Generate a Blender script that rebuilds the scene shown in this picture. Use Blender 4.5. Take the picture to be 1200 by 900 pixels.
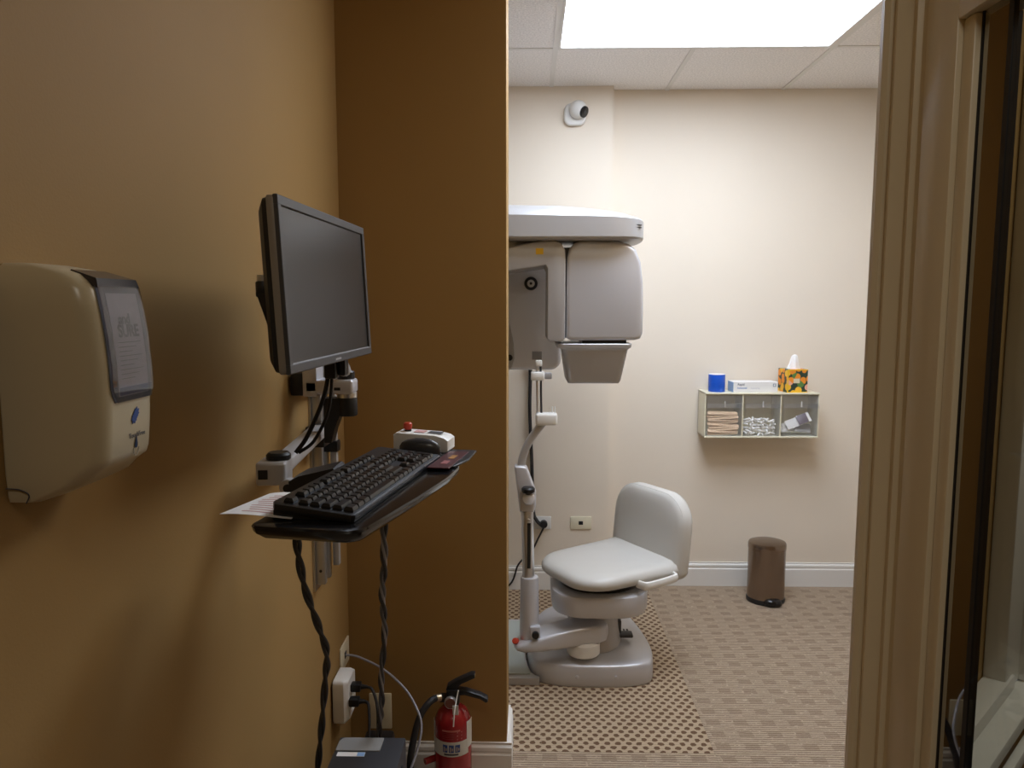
import bpy, bmesh, math, random
from mathutils import Vector, Matrix, Euler
random.seed(7)
for o in list(bpy.data.objects):
    bpy.data.objects.remove(o)
SC = bpy.context.scene
COL = SC.collection
PI = math.pi
rad = math.radians

# ------------------------------------------------------------------ camera
cam_d = bpy.data.cameras.new('camera')
cam = bpy.data.objects.new('camera', cam_d)
COL.objects.link(cam)
cam.location = (0, 0, 1.573)
cam.rotation_euler = (rad(90 - 6.033), 0, rad(1.23))
cam_d.sensor_width = 36
cam_d.lens = 26.4
cam_d.clip_start = 0.02
SC.camera = cam

# ------------------------------------------------------------------ world, exposure, large lights
W = bpy.data.worlds.new('world')
SC.world = W
W.use_nodes = True
W.node_tree.nodes['Background'].inputs[0].default_value = (0.9, 0.8, 0.65, 1)
W.node_tree.nodes['Background'].inputs[1].default_value = 0.0
vs = SC.view_settings
vs.view_transform = 'Standard'
vs.look = 'None'
vs.exposure = 0.22
vs.gamma = 1.0
vs.use_curve_mapping = False
TROFFER = 10.2          # emission of the ceiling light lens in the x-ray room
def area(name, loc, size, watts, col, rot=(0, 0, 0), sy=None):
    l = bpy.data.lights.new(name, 'AREA')
    l.energy = watts
    l.color = col
    l.size = size
    if sy:
        l.shape = 'RECTANGLE'
        l.size_y = sy
    o = bpy.data.objects.new(name, l)
    o.location = loc
    o.rotation_euler = rot
    COL.objects.link(o)
    return o
area('hall_downlight', (0.05, -0.5, 2.66), 0.4, 5.0, (1.0, 0.93, 0.80))
area('passage_fill', (0.95, 1.70, 2.66), 0.6, 8.5, (1.0, 0.96, 0.88))  # added fill without a fixture, lifts the machine front and partition
area('dark_room_fill', (1.3, 0.6, 2.6), 0.3, 7.0, (1.0, 0.95, 0.85))  # added fill without a fixture, brightens the white sill behind the glass

# ------------------------------------------------------------------ materials
MATS = {}
def mat(name, col, rough=0.5, metal=0.0, bump=0.0, bscale=200.0, var=0.0, vscale=4.0, alpha=1.0, trans=0.0,
        spec=0.5, coat=0.0, emit=None, estr=0.0, ior=1.45, aniso=None, stretch=(1, 1, 1)):
    if name in MATS:
        return MATS[name]
    m = bpy.data.materials.new(name)
    m.use_nodes = True
    nt = m.node_tree
    p = nt.nodes['Principled BSDF']
    c = tuple(col) + (1,)
    p.inputs['Base Color'].default_value = c
    p.inputs['Roughness'].default_value = rough
    p.inputs['Metallic'].default_value = metal
    p.inputs['Specular IOR Level'].default_value = spec
    p.inputs['Alpha'].default_value = alpha
    p.inputs['Transmission Weight'].default_value = trans
    p.inputs['IOR'].default_value = ior
    p.inputs['Coat Weight'].default_value = coat
    if emit:
        p.inputs['Emission Color'].default_value = tuple(emit) + (1,)
        p.inputs['Emission Strength'].default_value = estr
    if var or bump:
        tc = nt.nodes.new('ShaderNodeTexCoord')
        mp = nt.nodes.new('ShaderNodeMapping')
        mp.inputs['Scale'].default_value = stretch
        nt.links.new(tc.outputs['Object'], mp.inputs['Vector'])
    if var:
        n = nt.nodes.new('ShaderNodeTexNoise')
        n.inputs['Scale'].default_value = vscale
        n.inputs['Detail'].default_value = 5
        nt.links.new(mp.outputs['Vector'], n.inputs['Vector'])
        mr = nt.nodes.new('ShaderNodeMapRange')
        mr.inputs[1].default_value = 0.3
        mr.inputs[2].default_value = 0.7
        mr.inputs[3].default_value = 1 - var
        mr.inputs[4].default_value = 1 + var
        nt.links.new(n.outputs['Fac'], mr.inputs[0])
        mx = nt.nodes.new('ShaderNodeMix')
        mx.data_type = 'RGBA'
        mx.blend_type = 'MULTIPLY'
        mx.inputs[0].default_value = 1
        mx.inputs[6].default_value = c
        nt.links.new(mr.outputs[0], mx.inputs[7])
        nt.links.new(mx.outputs[2], p.inputs['Base Color'])
    if bump:
        n2 = nt.nodes.new('ShaderNodeTexNoise')
        n2.inputs['Scale'].default_value = bscale
        n2.inputs['Detail'].default_value = 3
        nt.links.new(mp.outputs['Vector'], n2.inputs['Vector'])
        b = nt.nodes.new('ShaderNodeBump')
        b.inputs['Strength'].default_value = bump
        b.inputs['Distance'].default_value = 0.002
        nt.links.new(n2.outputs['Fac'], b.inputs['Height'])
        nt.links.new(b.outputs['Normal'], p.inputs['Normal'])
    MATS[name] = m
    return m

GOLD = mat('tan_wall_paint', (0.335, 0.208, 0.080), 0.65, spec=0.14, bump=0.12, bscale=260, var=0.03, vscale=2)
CREAM = mat('cream_wall_paint', (0.80, 0.71, 0.59), 0.6, bump=0.08, bscale=260, var=0.02, vscale=2)
TRIMW = mat('white_trim_paint', (0.78, 0.76, 0.72), 0.35)
CASE = mat('cream_gloss_trim_paint', (0.74, 0.65, 0.47), 0.3, var=0.03, vscale=3, stretch=(6, 6, 0.3))
CEILT = mat('ceiling_tile', (0.88, 0.85, 0.83), 0.9, bump=0.6, bscale=420, var=0.16, vscale=130)
CEILG = mat('ceiling_grid_metal', (0.78, 0.76, 0.73), 0.5)
PLAST = mat('ceiling_plaster', (0.6, 0.52, 0.4), 0.8)
LENS = mat('light_lens', (0.9, 0.9, 0.9), 0.5, emit=(0.86, 0.97, 1.14), estr=TROFFER)
SILV = mat('silver_paint', (0.60, 0.60, 0.63), 0.34, metal=0.35, bump=0.03, bscale=900)
SENS = mat('shade_lifted_silver', (0.80, 0.80, 0.83), 0.32, metal=0.1)  # silver made lighter to offset the shade on the sensor housing
SILVD = mat('silver_paint_dark', (0.47, 0.46, 0.46), 0.38, metal=0.35, bump=0.03, bscale=900)
CHROME = mat('chrome', (0.68, 0.68, 0.69), 0.28, metal=0.85)
ALU = mat('brushed_aluminium', (0.52, 0.52, 0.52), 0.35, metal=0.85, var=0.05, vscale=30, stretch=(20, 20, 0.5))
VINYL = mat('white_vinyl', (0.60, 0.585, 0.55), 0.33, bump=0.05, bscale=500)
WPL = mat('white_plastic', (0.78, 0.77, 0.74), 0.35)
IVORY = mat('ivory_plastic', (0.78, 0.73, 0.56), 0.35)
BEIGE = mat('beige_dispenser_plastic', (0.50, 0.43, 0.29), 0.28, bump=0.02, bscale=600)
BLK = mat('black_plastic', (0.012, 0.012, 0.013), 0.4, bump=0.04, bscale=800)
BLKG = mat('black_gloss', (0.008, 0.008, 0.009), 0.16)
RUB = mat('black_rubber', (0.014, 0.013, 0.014), 0.55)
GRAPH = mat('graphite_plastic', (0.045, 0.045, 0.05), 0.35)
SCREEN = mat('screen_off', (0.012, 0.012, 0.013), 0.28, spec=0.6)
PCG = mat('dark_metal_case', (0.03, 0.031, 0.036), 0.5, bump=0.05, bscale=700)
RED = mat('red_enamel', (0.30, 0.013, 0.016), 0.25, coat=0.3)
REDB = mat('red_button', (0.55, 0.06, 0.03), 0.35)
PAPER = mat('white_paper', (0.78, 0.76, 0.74), 0.8)
INK = mat('dark_ink', (0.05, 0.05, 0.07), 0.7)
INKB = mat('blue_ink', (0.03, 0.07, 0.25), 0.6)
INKR = mat('faint_red_ink', (0.55, 0.30, 0.28), 0.8)
BRONZE = mat('bronze_steel', (0.27, 0.21, 0.165), 0.24, metal=0.95, var=0.04, vscale=20, stretch=(20, 20, 0.4))
CLEAR = mat('clear_plastic', (0.93, 0.92, 0.90), 0.08, alpha=0.045, spec=0.5)
GREYC = mat('grey_cable', (0.30, 0.30, 0.34), 0.5)
BLUER = mat('blue_film', (0.01, 0.09, 0.55), 0.3)
WOOD = mat('pale_birch', (0.62, 0.44, 0.28), 0.7, var=0.12, vscale=30, stretch=(1, 8, 8))
COTTON = mat('cotton', (0.90, 0.89, 0.87), 0.95, bump=0.2, bscale=500)
YEL = mat('yellow_sticker', (0.75, 0.45, 0.02), 0.5)
MAROON = mat('maroon_booklet', (0.07, 0.018, 0.022), 0.4)
GREYL = mat('grey_label', (0.35, 0.35, 0.36), 0.5)
DKGREY = mat('dark_grey', (0.06, 0.06, 0.065), 0.5)
GLPLATE = mat('platform_glass', (0.50, 0.55, 0.52), 0.12)

def glass_mat(name, fac, tint):
    m = bpy.data.materials.new(name)
    m.use_nodes = True
    nt = m.node_tree
    nt.nodes.clear()
    out = nt.nodes.new('ShaderNodeOutputMaterial')
    mx = nt.nodes.new('ShaderNodeMixShader')
    t = nt.nodes.new('ShaderNodeBsdfTransparent')
    t.inputs[0].default_value = tint + (1,)
    g = nt.nodes.new('ShaderNodeBsdfGlossy')
    g.inputs['Roughness'].default_value = 0.02
    g.inputs[0].default_value = (0.95, 0.95, 0.92, 1)
    lw = nt.nodes.new('ShaderNodeLayerWeight')           # Schlick reflectance, the same on both sides of a pane
    lw.inputs[0].default_value = 0.5
    pw = nt.nodes.new('ShaderNodeMath')
    pw.operation = 'POWER'
    pw.inputs[1].default_value = 5.0
    nt.links.new(lw.outputs['Facing'], pw.inputs[0])
    ma = nt.nodes.new('ShaderNodeMath')
    ma.operation = 'MULTIPLY_ADD'
    ma.inputs[1].default_value = 1 - fac
    ma.inputs[2].default_value = fac
    nt.links.new(pw.outputs[0], ma.inputs[0])
    nt.links.new(ma.outputs[0], mx.inputs[0])
    nt.links.new(t.outputs[0], mx.inputs[1])
    nt.links.new(g.outputs[0], mx.inputs[2])
    nt.links.new(mx.outputs[0], out.inputs[0])
    return m
PANE = glass_mat('window_glass', 0.04, (0.8, 0.82, 0.8))
PANED = glass_mat('coated_glass', 0.45, (0.05, 0.05, 0.045))
SMOKE = glass_mat('smoked_window', 0.03, (0.72, 0.70, 0.73))

def node_carpet(name, dots):
    """loop-pile carpet: dots = a woven dot pattern, else broken stripes with darker blocks"""
    m = bpy.data.materials.new(name)
    m.use_nodes = True
    nt = m.node_tree
    L = nt.links.new
    p = nt.nodes['Principled BSDF']
    p.inputs['Roughness'].default_value = 0.95
    p.inputs['Specular IOR Level'].default_value = 0.1
    g = nt.nodes.new('ShaderNodeNewGeometry')
    sp = nt.nodes.new('ShaderNodeSeparateXYZ')
    L(g.outputs['Position'], sp.inputs[0])
    def M(op, a, b=None, c=None):
        n = nt.nodes.new('ShaderNodeMath')
        n.operation = op
        for i, v in enumerate((a, b, c)):
            if v is None:
                continue
            if isinstance(v, (int, float)):
                n.inputs[i].default_value = v
            else:
                L(v, n.inputs[i])
        return n.outputs[0]
    nz = nt.nodes.new('ShaderNodeTexNoise')
    nz.inputs['Scale'].default_value = 60
    nz.inputs['Detail'].default_value = 2
    L(g.outputs['Position'], nz.inputs['Vector'])
    fine = nt.nodes.new('ShaderNodeTexNoise')
    fine.inputs['Scale'].default_value = 330
    L(g.outputs['Position'], fine.inputs['Vector'])
    x = M('ADD', sp.outputs['X'], M('MULTIPLY', M('SUBTRACT', nz.outputs[0], 0.5), 0.016))
    y = M('ADD', sp.outputs['Y'], M('MULTIPLY', M('SUBTRACT', nz.outputs[0], 0.5), 0.006))
    # fine yarn rows across the room
    def rows(period):
        return M('PINGPONG', M('DIVIDE', y, period), 0.5)
    if dots:
        ry = M('DIVIDE', y, 0.0255)
        row = M('FLOOR', ry)
        fy = M('SUBTRACT', M('FRACT', ry), 0.5)
        fx = M('SUBTRACT', M('FRACT', M('ADD', M('DIVIDE', x, 0.0385), M('MULTIPLY', row, 0.5))), 0.5)
        d = M('ADD', M('POWER', M('MULTIPLY', M('ABSOLUTE', fx), 0.0385 / 0.0105), 2.0),
              M('POWER', M('MULTIPLY', M('ABSOLUTE', fy), 0.0255 / 0.0105), 2.0))
        mask = M('LESS_THAN', M('ADD', d, M('MULTIPLY', M('SUBTRACT', fine.outputs[0], 0.5), 1.0)), 1.0)
        line = M('MULTIPLY', M('LESS_THAN', rows(0.0128), 0.11), 0.35)
        fac = M('MAXIMUM', M('MULTIPLY', mask, 1.0), line)
    else:
        ry = M('DIVIDE', y, 0.039)
        row = M('FLOOR', ry)
        bx = M('FRACT', M('ADD', M('DIVIDE', x, 0.104), M('MULTIPLY', row, 0.5)))
        odd = M('MODULO', row, 2.0)
        block = M('LESS_THAN', bx, 0.5)
        rowdark = M('GREATER_THAN', odd, 0.5)
        ln = M('LESS_THAN', rows(0.0130), 0.23)
        # every second band carries dark blocks; the rest is pale with thin lines
        dark = M('MULTIPLY', block, M('ADD', 0.30, M('MULTIPLY', rowdark, 0.62)))
        wob = M('GREATER_THAN', nz.outputs[0], 0.36)
        thin = M('MULTIPLY', M('MULTIPLY', ln, 0.80), wob)
        fac = M('MAXIMUM', M('MULTIPLY', dark, M('ADD', 0.42, M('MULTIPLY', ln, 0.58))), thin)
    fac = M('MINIMUM', M('ADD', fac, M('MULTIPLY', M('SUBTRACT', fine.outputs[0], 0.5), 0.9)), 1.0)
    cr = nt.nodes.new('ShaderNodeMix')
    cr.data_type = 'RGBA'
    L(fac, cr.inputs[0])
    if dots:
        cr.inputs[6].default_value = (0.50, 0.385, 0.265, 1)
        cr.inputs[7].default_value = (0.14, 0.080, 0.046, 1)
    else:
        cr.inputs[6].default_value = (0.48, 0.375, 0.27, 1)
        cr.inputs[7].default_value = (0.20, 0.138, 0.095, 1)
    L(cr.outputs[2], p.inputs['Base Color'])
    b = nt.nodes.new('ShaderNodeBump')
    b.inputs['Strength'].default_value = 0.7
    b.inputs['Distance'].default_value = 0.004
    L(M('ADD', fine.outputs[0], M('MULTIPLY', rows(0.0128), 2.0)), b.inputs['Height'])
    L(b.outputs[0], p.inputs['Normal'])
    return m
CARPD = node_carpet('carpet_dots', True)
CARPS = node_carpet('carpet_stripes', False)

# ------------------------------------------------------------------ geometry helpers
def join(bm, tmp, M=None):
    if M is not None:
        bmesh.ops.transform(tmp, matrix=M, verts=tmp.verts)
    me = bpy.data.meshes.new('tmp')
    tmp.to_mesh(me)
    tmp.free()
    bm.from_mesh(me)
    bpy.data.meshes.remove(me)
    return bm
def new():
    return bmesh.new()
def box(bm, lo, hi, bev=0.0, seg=2, M=None):
    t = bmesh.new()
    bmesh.ops.create_cube(t, size=1)
    s = [hi[i] - lo[i] for i in range(3)]
    c = [(hi[i] + lo[i]) / 2 for i in range(3)]
    for v in t.verts:
        v.co = Vector((v.co[i] * s[i] + c[i] for i in range(3)))
    if bev:
        bmesh.ops.bevel(t, geom=t.edges[:], offset=bev, segments=seg, profile=0.5, affect='EDGES', clamp_overlap=True)
    return join(bm, t, M)
def loft(bm, rings, cap=True, M=None, close=True):
    t = bmesh.new()
    vs_ = [[t.verts.new(p) for p in r] for r in rings]
    n = len(rings[0])
    for a, b in zip(vs_, vs_[1:]):
        for i in range(n if close else n - 1):
            j = (i + 1) % n
            t.faces.new((a[i], a[j], b[j], b[i]))
    if cap:
        t.faces.new(list(reversed(vs_[0])))
        t.faces.new(vs_[-1])
    bmesh.ops.recalc_face_normals(t, faces=t.faces)
    return join(bm, t, M)
def prism(bm, pts, z0, z1, bev=0.0, seg=2, M=None):
    """2-D polygon (x, y) extruded in z"""
    t = bmesh.new()
    a = [t.verts.new((x, y, z0)) for x, y in pts]
    b = [t.verts.new((x, y, z1)) for x, y in pts]
    n = len(pts)
    for i in range(n):
        j = (i + 1) % n
        t.faces.new((a[i], a[j], b[j], b[i]))
    t.faces.new(list(reversed(a)))
    t.faces.new(b)
    bmesh.ops.recalc_face_normals(t, faces=t.faces)
    if bev:
        es = [e for e in t.edges if abs(e.verts[0].co.z - e.verts[1].co.z) < 1e-6]
        bmesh.ops.bevel(t, geom=es, offset=bev, segments=seg, profile=0.5, affect='EDGES', clamp_overlap=True)
    return join(bm, t, M)
def cyl(bm, p0, p1, r0, r1=None, n=20, bev=0.0):
    r1 = r0 if r1 is None else r1
    p0, p1 = Vector(p0), Vector(p1)
    d = p1 - p0
    q = d.to_track_quat('Z', 'Y').to_matrix().to_4x4()
    ln = d.length
    prof = [(r0, 0), (r1, ln)]
    if bev:
        prof = [(r0 - bev, 0), (r0 - bev * .3, bev * .3), (r0, bev), (r1, ln - bev), (r1 - bev * .3, ln - bev * .3), (r1 - bev, ln)]
    return lathe(bm, prof, n, Matrix.Translation(p0) @ q)
def lathe(bm, prof, n=24, M=None):
    rings = [[(r * math.cos(2 * PI * i / n), r * math.sin(2 * PI * i / n), z) for i in range(n)] for r, z in prof]
    return loft(bm, rings, True, M)
def smooth_path(pts, k=6):
    P = [Vector(p) for p in pts]
    P = [P[0] * 2 - P[1]] + P + [P[-1] * 2 - P[-2]]
    out = []
    for i in range(1, len(P) - 2):
        for s in range(k):
            t = s / k
            a, b, c, d = P[i - 1:i + 3]
            out.append(0.5 * ((2 * b) + (c - a) * t + (2 * a - 5 * b + 4 * c - d) * t * t + (3 * b - a - 3 * c + d) * t ** 3))
    out.append(P[-2])
    return out
def tube(bm, pts, r, n=8, k=6, flat=None):
    """swept tube; flat=(ru, rv) makes an elliptic section"""
    P = smooth_path(pts, k) if k else [Vector(p) for p in pts]
    rings = []
    up = None
    for i, p in enumerate(P):
        d = (P[min(i + 1, len(P) - 1)] - P[max(i - 1, 0)]).normalized()
        if up is None:
            up = Vector((0, 0, 1)) if abs(d.z) < 0.9 else Vector((1, 0, 0))
        u = (up - d * up.dot(d)).normalized()
        v = d.cross(u)
        up = u
        rr = r[min(i * len(r) // len(P), len(r) - 1)] if isinstance(r, (list, tuple)) else r
        ru, rv = flat if flat else (rr, rr)
        rings.append([p + u * ru * math.cos(2 * PI * j / n) + v * rv * math.sin(2 * PI * j / n) for j in range(n)])
    return loft(bm, rings)
def twist(path, turns, r, phase, k=10):
    P = smooth_path(path, k)
    out = []
    for i, p in enumerate(P):
        a = phase + turns * 2 * PI * i / len(P)
        out.append(p + Vector((math.cos(a) * r, math.sin(a) * r, 0)))
    return out
def rrect(cx, cy, w, d, r, n=6):
    pts = []
    if not isinstance(r, (list, tuple)):
        r = [r] * 4
    for k, (sx, sy) in enumerate(((1, 1), (-1, 1), (-1, -1), (1, -1))):
        rr = min(r[k], w * 0.499, d * 0.499)
        ox, oy = cx + sx * (w / 2 - rr), cy + sy * (d / 2 - rr)
        for i in range(n + 1):
            a = PI / 2 * k + PI / 2 * i / n
            pts.append((ox + rr * math.cos(a), oy + rr * math.sin(a)))
    return pts
def frame(o, x, z):
    """matrix from origin, local x direction, local z direction"""
    x = Vector(x).normalized()
    z = Vector(z).normalized()
    y = z.cross(x).normalized()
    x = y.cross(z).normalized()
    m = Matrix((x, y, z)).transposed().to_4x4()
    m.translation = Vector(o)
    return m

def link_parent(o, parent):
    if parent is not None:
        o.parent = parent
        o.matrix_parent_inverse = Matrix.Translation(-PLOC[parent.name])
PLOC = {}
def world_loc(o):
    return PLOC[o.name]
def obj(name, bm, m, parent=None, smooth=True, ang=35, label=None):
    me = bpy.data.meshes.new(name)
    bmesh.ops.remove_doubles(bm, verts=bm.verts, dist=1e-6)
    lo = Vector((min(v.co[i] for v in bm.verts) for i in range(3)))
    hi = Vector((max(v.co[i] for v in bm.verts) for i in range(3)))
    c = Vector(((lo.x + hi.x) / 2, (lo.y + hi.y) / 2, lo.z))
    bmesh.ops.translate(bm, verts=bm.verts, vec=-c)
    bm.to_mesh(me)
    bm.free()
    if smooth:
        me.shade_smooth()
        me.set_sharp_from_angle(angle=rad(ang))
    me.materials.append(m)
    o = bpy.data.objects.new(name, me)
    COL.objects.link(o)
    o.location = c
    PLOC[o.name] = c.copy()
    link_parent(o, parent)
    if label:
        o['label'] = label
    return o
def thing(name, label, cat, loc, group=None):
    o = bpy.data.objects.new(name, None)
    o.empty_display_size = 0.05
    COL.objects.link(o)
    o.location = loc
    PLOC[o.name] = Vector(loc)
    return tag(o, label, cat, group)
def tag(o, label, cat, group=None):
    o['label'] = label
    o['category'] = cat
    if group:
        o['group'] = group
    return o
def struct(o, label=None):
    o['kind'] = 'structure'
    if label:
        o['label'] = label
    return o
def bx(name, lo, hi, m, parent=None, bev=0.0, seg=2, **k):
    return obj(name, box(new(), lo, hi, bev, seg), m, parent, **k)
def text(name, s, size, M, m, parent, shear=0.0, bold=0.0, label=None):
    cu = bpy.data.curves.new(name, 'FONT')
    cu.body = s
    cu.size = size
    cu.align_x = 'CENTER'
    cu.align_y = 'CENTER'
    cu.extrude = 0.0002
    cu.shear = shear
    cu.offset = bold
    cu.resolution_u = 3
    t = bpy.data.objects.new('tmp', cu)
    COL.objects.link(t)
    me = bpy.data.meshes.new_from_object(t.evaluated_get(bpy.context.evaluated_depsgraph_get()))
    bpy.data.objects.remove(t)
    bm = bmesh.new()
    bm.from_mesh(me)
    bmesh.ops.transform(bm, matrix=M, verts=bm.verts)
    return obj(name, bm, m, parent, smooth=False, label=label)

# ------------------------------------------------------------------ the setting
XL, YP, YB, YBUMP, ZC = -0.583, 2.34, 4.118, 4.04, 2.70
fl = struct(bx('floor', (-1.5, -1.8, -0.10), (2.2, 4.25, -0.006), CARPS, smooth=False))
# carpet tiles of the x-ray room: dotted inlay under the machine, striped field around it
T = 0.61
k = 0
for ix in range(-4, 4):
    for iy in range(-1, 4):
        x0, y0 = 0.661 + (ix - 1) * T, 2.51 + (iy - 1) * T
        if y0 > 4.1 or y0 + T < 1.9 or x0 > 2.1 or x0 + T < -1.3:
            continue
        y1 = min(y0 + T, 4.11)
        dotted = x0 + T < 0.67 and y0 > 2.4
        bx('carpet_tile', (x0 + 0.0005, y0 + 0.0005, -0.006), (x0 + T - 0.0005, y1 - 0.0005, 0.0), CARPD if dotted else CARPS, fl, smooth=False)

struct(bx('wall_left', (-0.75, -1.8, 0), (XL, YP, ZC), GOLD, smooth=False))
struct(bx('wall_middle', (-1.4, YP, 0), (-0.067, 2.57, 2.9), GOLD, bev=0.002, smooth=False))
struct(bx('wall_rear', (-0.9, -1.95, 0), (2.2, -1.8, ZC), GOLD, smooth=False))
struct(bx('wall_back', (-1.5, YB, 0), (2.25, 4.25, 2.9), CREAM, smooth=False))
struct(bx('wall_back_pier', (-1.4, YBUMP, 0), (0.4415, YB, 2.9), CREAM, smooth=False))
struct(bx('wall_far_left', (-1.5, 2.57, 0), (-1.4, YB, 2.9), CREAM, smooth=False))
struct(bx('wall_far_right', (2.1, 0.5, 0), (2.2, YB, 2.9), CREAM, smooth=False))
struct(bx('wall_door_right', (1.345, YP, 0), (2.1, 2.57, 2.9), GOLD, smooth=False))

# ceiling: plaster over the hall, lay-in tiles over the x-ray room
struct(bx('ceiling_hall', (-0.9, -1.95, ZC), (2.2, 2.24, 2.85), PLAST, smooth=False))
ce = struct(bx('ceiling', (-1.5, 2.24, 2.80), (2.2, 4.25, 2.90), PLAST, smooth=False))
XG = [0.118 + T * i for i in range(-3, 4)]
YG = [2.253, 2.863, 3.463, 4.12]
for i in range(len(XG) - 1):
    for j in range(3):
        if j in (0, 1) and i in (3, 4):
            continue
        if (i, j) == (5, 1) or True:
            x0, x1, y0, y1 = XG[i], XG[i + 1], YG[j], YG[j + 1]
            bx('ceiling_tile', (max(x0 + 0.004, -1.4), y0 + 0.004, ZC), (min(x1 - 0.004, 2.1), y1 - 0.004, ZC + 0.016), CEILT, ce, bev=0.003, seg=1)
for xg in XG:
    if xg in XG[4:5]:
        bx('ceiling_tee', (xg - 0.011, YG[2], ZC - 0.004), (xg + 0.011, YG[3], ZC), CEILG, ce)
        bx('ceiling_tee', (xg - 0.011, YG[0], ZC - 0.004), (xg + 0.011, YG[1], ZC), CEILG, ce)
    else:
        bx('ceiling_tee', (xg - 0.011, YG[0], ZC - 0.004), (xg + 0.011, YG[3], ZC), CEILG, ce)
for yg in YG[1:3]:
    bx('ceiling_tee', (-1.4, yg - 0.011, ZC - 0.0038), (2.1, yg + 0.011, ZC + 0.0002), CEILG, ce)

def base_profile(h=0.138):
    return [(0, 0), (0.016, 0), (0.016, h * 0.72), (0.011, h * 0.77), (0.014, h * 0.82), (0.013, h * 0.90), (0.006, h * 0.95), (0.007, h), (0, h)]
def baseboard(name, p0, p1, nrm, h=0.138, label=None):
    p0, p1, nrm = Vector((*p0, 0)), Vector((*p1, 0)), Vector((*nrm, 0))
    pr = base_profile(h)
    bm = loft(new(), [[p + nrm * a + Vector((0, 0, b)) for a, b in pr] for p in (p0, p1)])
    return struct(obj(name, bm, TRIMW, ang=20), label)
baseboard('baseboard_back', (0.4415, YB), (2.1, YB), (0, -1), 0.135)
baseboard('baseboard_pier', (-1.4, YBUMP), (0.4415, YBUMP), (0, -1), 0.135)
baseboard('baseboard_pier_side', (0.4415, YBUMP - 0.016), (0.4415, YB - 0.016), (1, 0), 0.135)
baseboard('baseboard_middle', (XL, YP), (-0.051, YP), (0, -1))
baseboard('baseboard_middle_end', (-0.067, YP), (-0.067, 2.57), (1, 0))
baseboard('baseboard_left', (XL, -1.8), (XL, YP), (1, 0))

# right-hand wall of the hall with its glazed opening
XR = 0.46
wr = struct(obj('wall_right', box(box(box(box(new(), (XR, -1.8, 0), (0.50, -0.2, ZC)), (XR, 0.885, 0), (0.50, 0.955, ZC)), (XR, -0.2, 0), (0.50, 0.885, 0.8)), (XR, -0.2, 1.92), (0.50, 0.885, ZC)), GOLD, smooth=False))
# casing profile: (x towards hall is negative, y along wall)
cp = [(0.43, 0.966), (0.402, 0.966), (0.398, 0.962), (0.397, 0.946), (0.402, 0.938), (0.408, 0.936), (0.408, 0.930), (0.404, 0.926),
      (0.404, 0.918), (0.411, 0.910), (0.418, 0.900), (0.419, 0.888), (0.415, 0.884), (0.415, 0.878), (0.421, 0.874), (0.421, 0.852), (0.417, 0.849), (0.417, 0.843), (0.422, 0.839), (0.43, 0.839)]
cp = [(x + 0.03, 0.966 - (0.966 - y) * 0.65) for x, y in cp]
YC = cp[-1][1]
ZH = 1.905
def ring(z, dy=0):
    return [(x, y + dy, z) for x, y in cp]
# upright runs up and mitres into the head (the profile turns through 45 degrees)
rings = [ring(0.0)] + [[(x, y, ZH + (y - YC)) for x, y in cp]] + [[(x, -0.35, ZH + (y - YC)) for x, y in cp]]
t1 = struct(obj('trim_1', loft(new(), rings), CASE, ang=25), 'moulded cream casing around the hall window')
w1 = thing('window_1', 'tall hall window with cream frame and dark reflecting glass', 'window', (0.45, 0.4, 0.8))
struct(w1)
bm = box(new(), (0.446, 0.826, 0.82), (0.498, 0.889, 1.92), 0.002)
box(bm, (0.446, -0.2, 1.868), (0.498, 0.8265, 1.92), 0.002)
box(bm, (0.446, -0.2, 0.80), (0.498, 0.8265, 0.86), 0.002)
obj('window_frame', bm, CASE, w1)
obj('window_stop', box(new(), (0.452, 0.805, 0.86), (0.498, 0.8262, 1.868), 0.003), CASE, w1)
bx('glazing_gasket', (0.459, 0.8025, 0.86), (0.498, 0.8052, 1.868), RUB, w1)
bx('window_pane', (0.460, 0.761, 0.86), (0.464, 0.8027, 1.868), PANED, w1, smooth=False)
bx('window_mullion', (0.459, 0.754, 0.86), (0.464, 0.7612, 1.868), RUB, w1)
bx('window_pane', (0.460, -0.2, 0.86), (0.464, 0.7542, 1.868), PANE, w1, smooth=False)
# the room behind the glass, lit by an added fill: a wall set at 45 degrees with a white window and sill
q = Vector((1, 1, 0)).normalized()
nrm = Vector((1, -1, 0)).normalized()
MW = frame(Vector((0.556, 0.956, 0)), q, (0, 0, 1))     # local x along the wall, local y = away from the dark room
struct(obj('wall_angled', box(new(), (-0.075, 0, 0), (1.9, 0.08, ZC), M=MW), GOLD, smooth=False))
w2 = struct(thing('window_2', 'white window with deep sill seen through the hall glass', 'window', (0.60, 1.0, 1.0)))
obj('sill', box(new(), (-0.06, -0.062, 0.985), (0.9, 0.0, 1.006), 0.003, M=MW), TRIMW, w2)
obj('sill_nosing', box(new(), (-0.06, -0.072, 0.955), (0.9, -0.06, 0.975), 0.003, M=MW), TRIMW, w2)
obj('window_frame', box(box(new(), (0.16, -0.03, 1.006), (0.24, 0.0, 1.95), 0.004, M=MW), (0.235, -0.042, 1.006), (0.26, 0.0, 1.95), 0.006, M=MW), TRIMW, w2)
obj('bottom_rail', box(new(), (-0.06, -0.034, 1.006), (0.2, 0.0, 1.03), 0.004, M=MW), TRIMW, w2)

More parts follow.
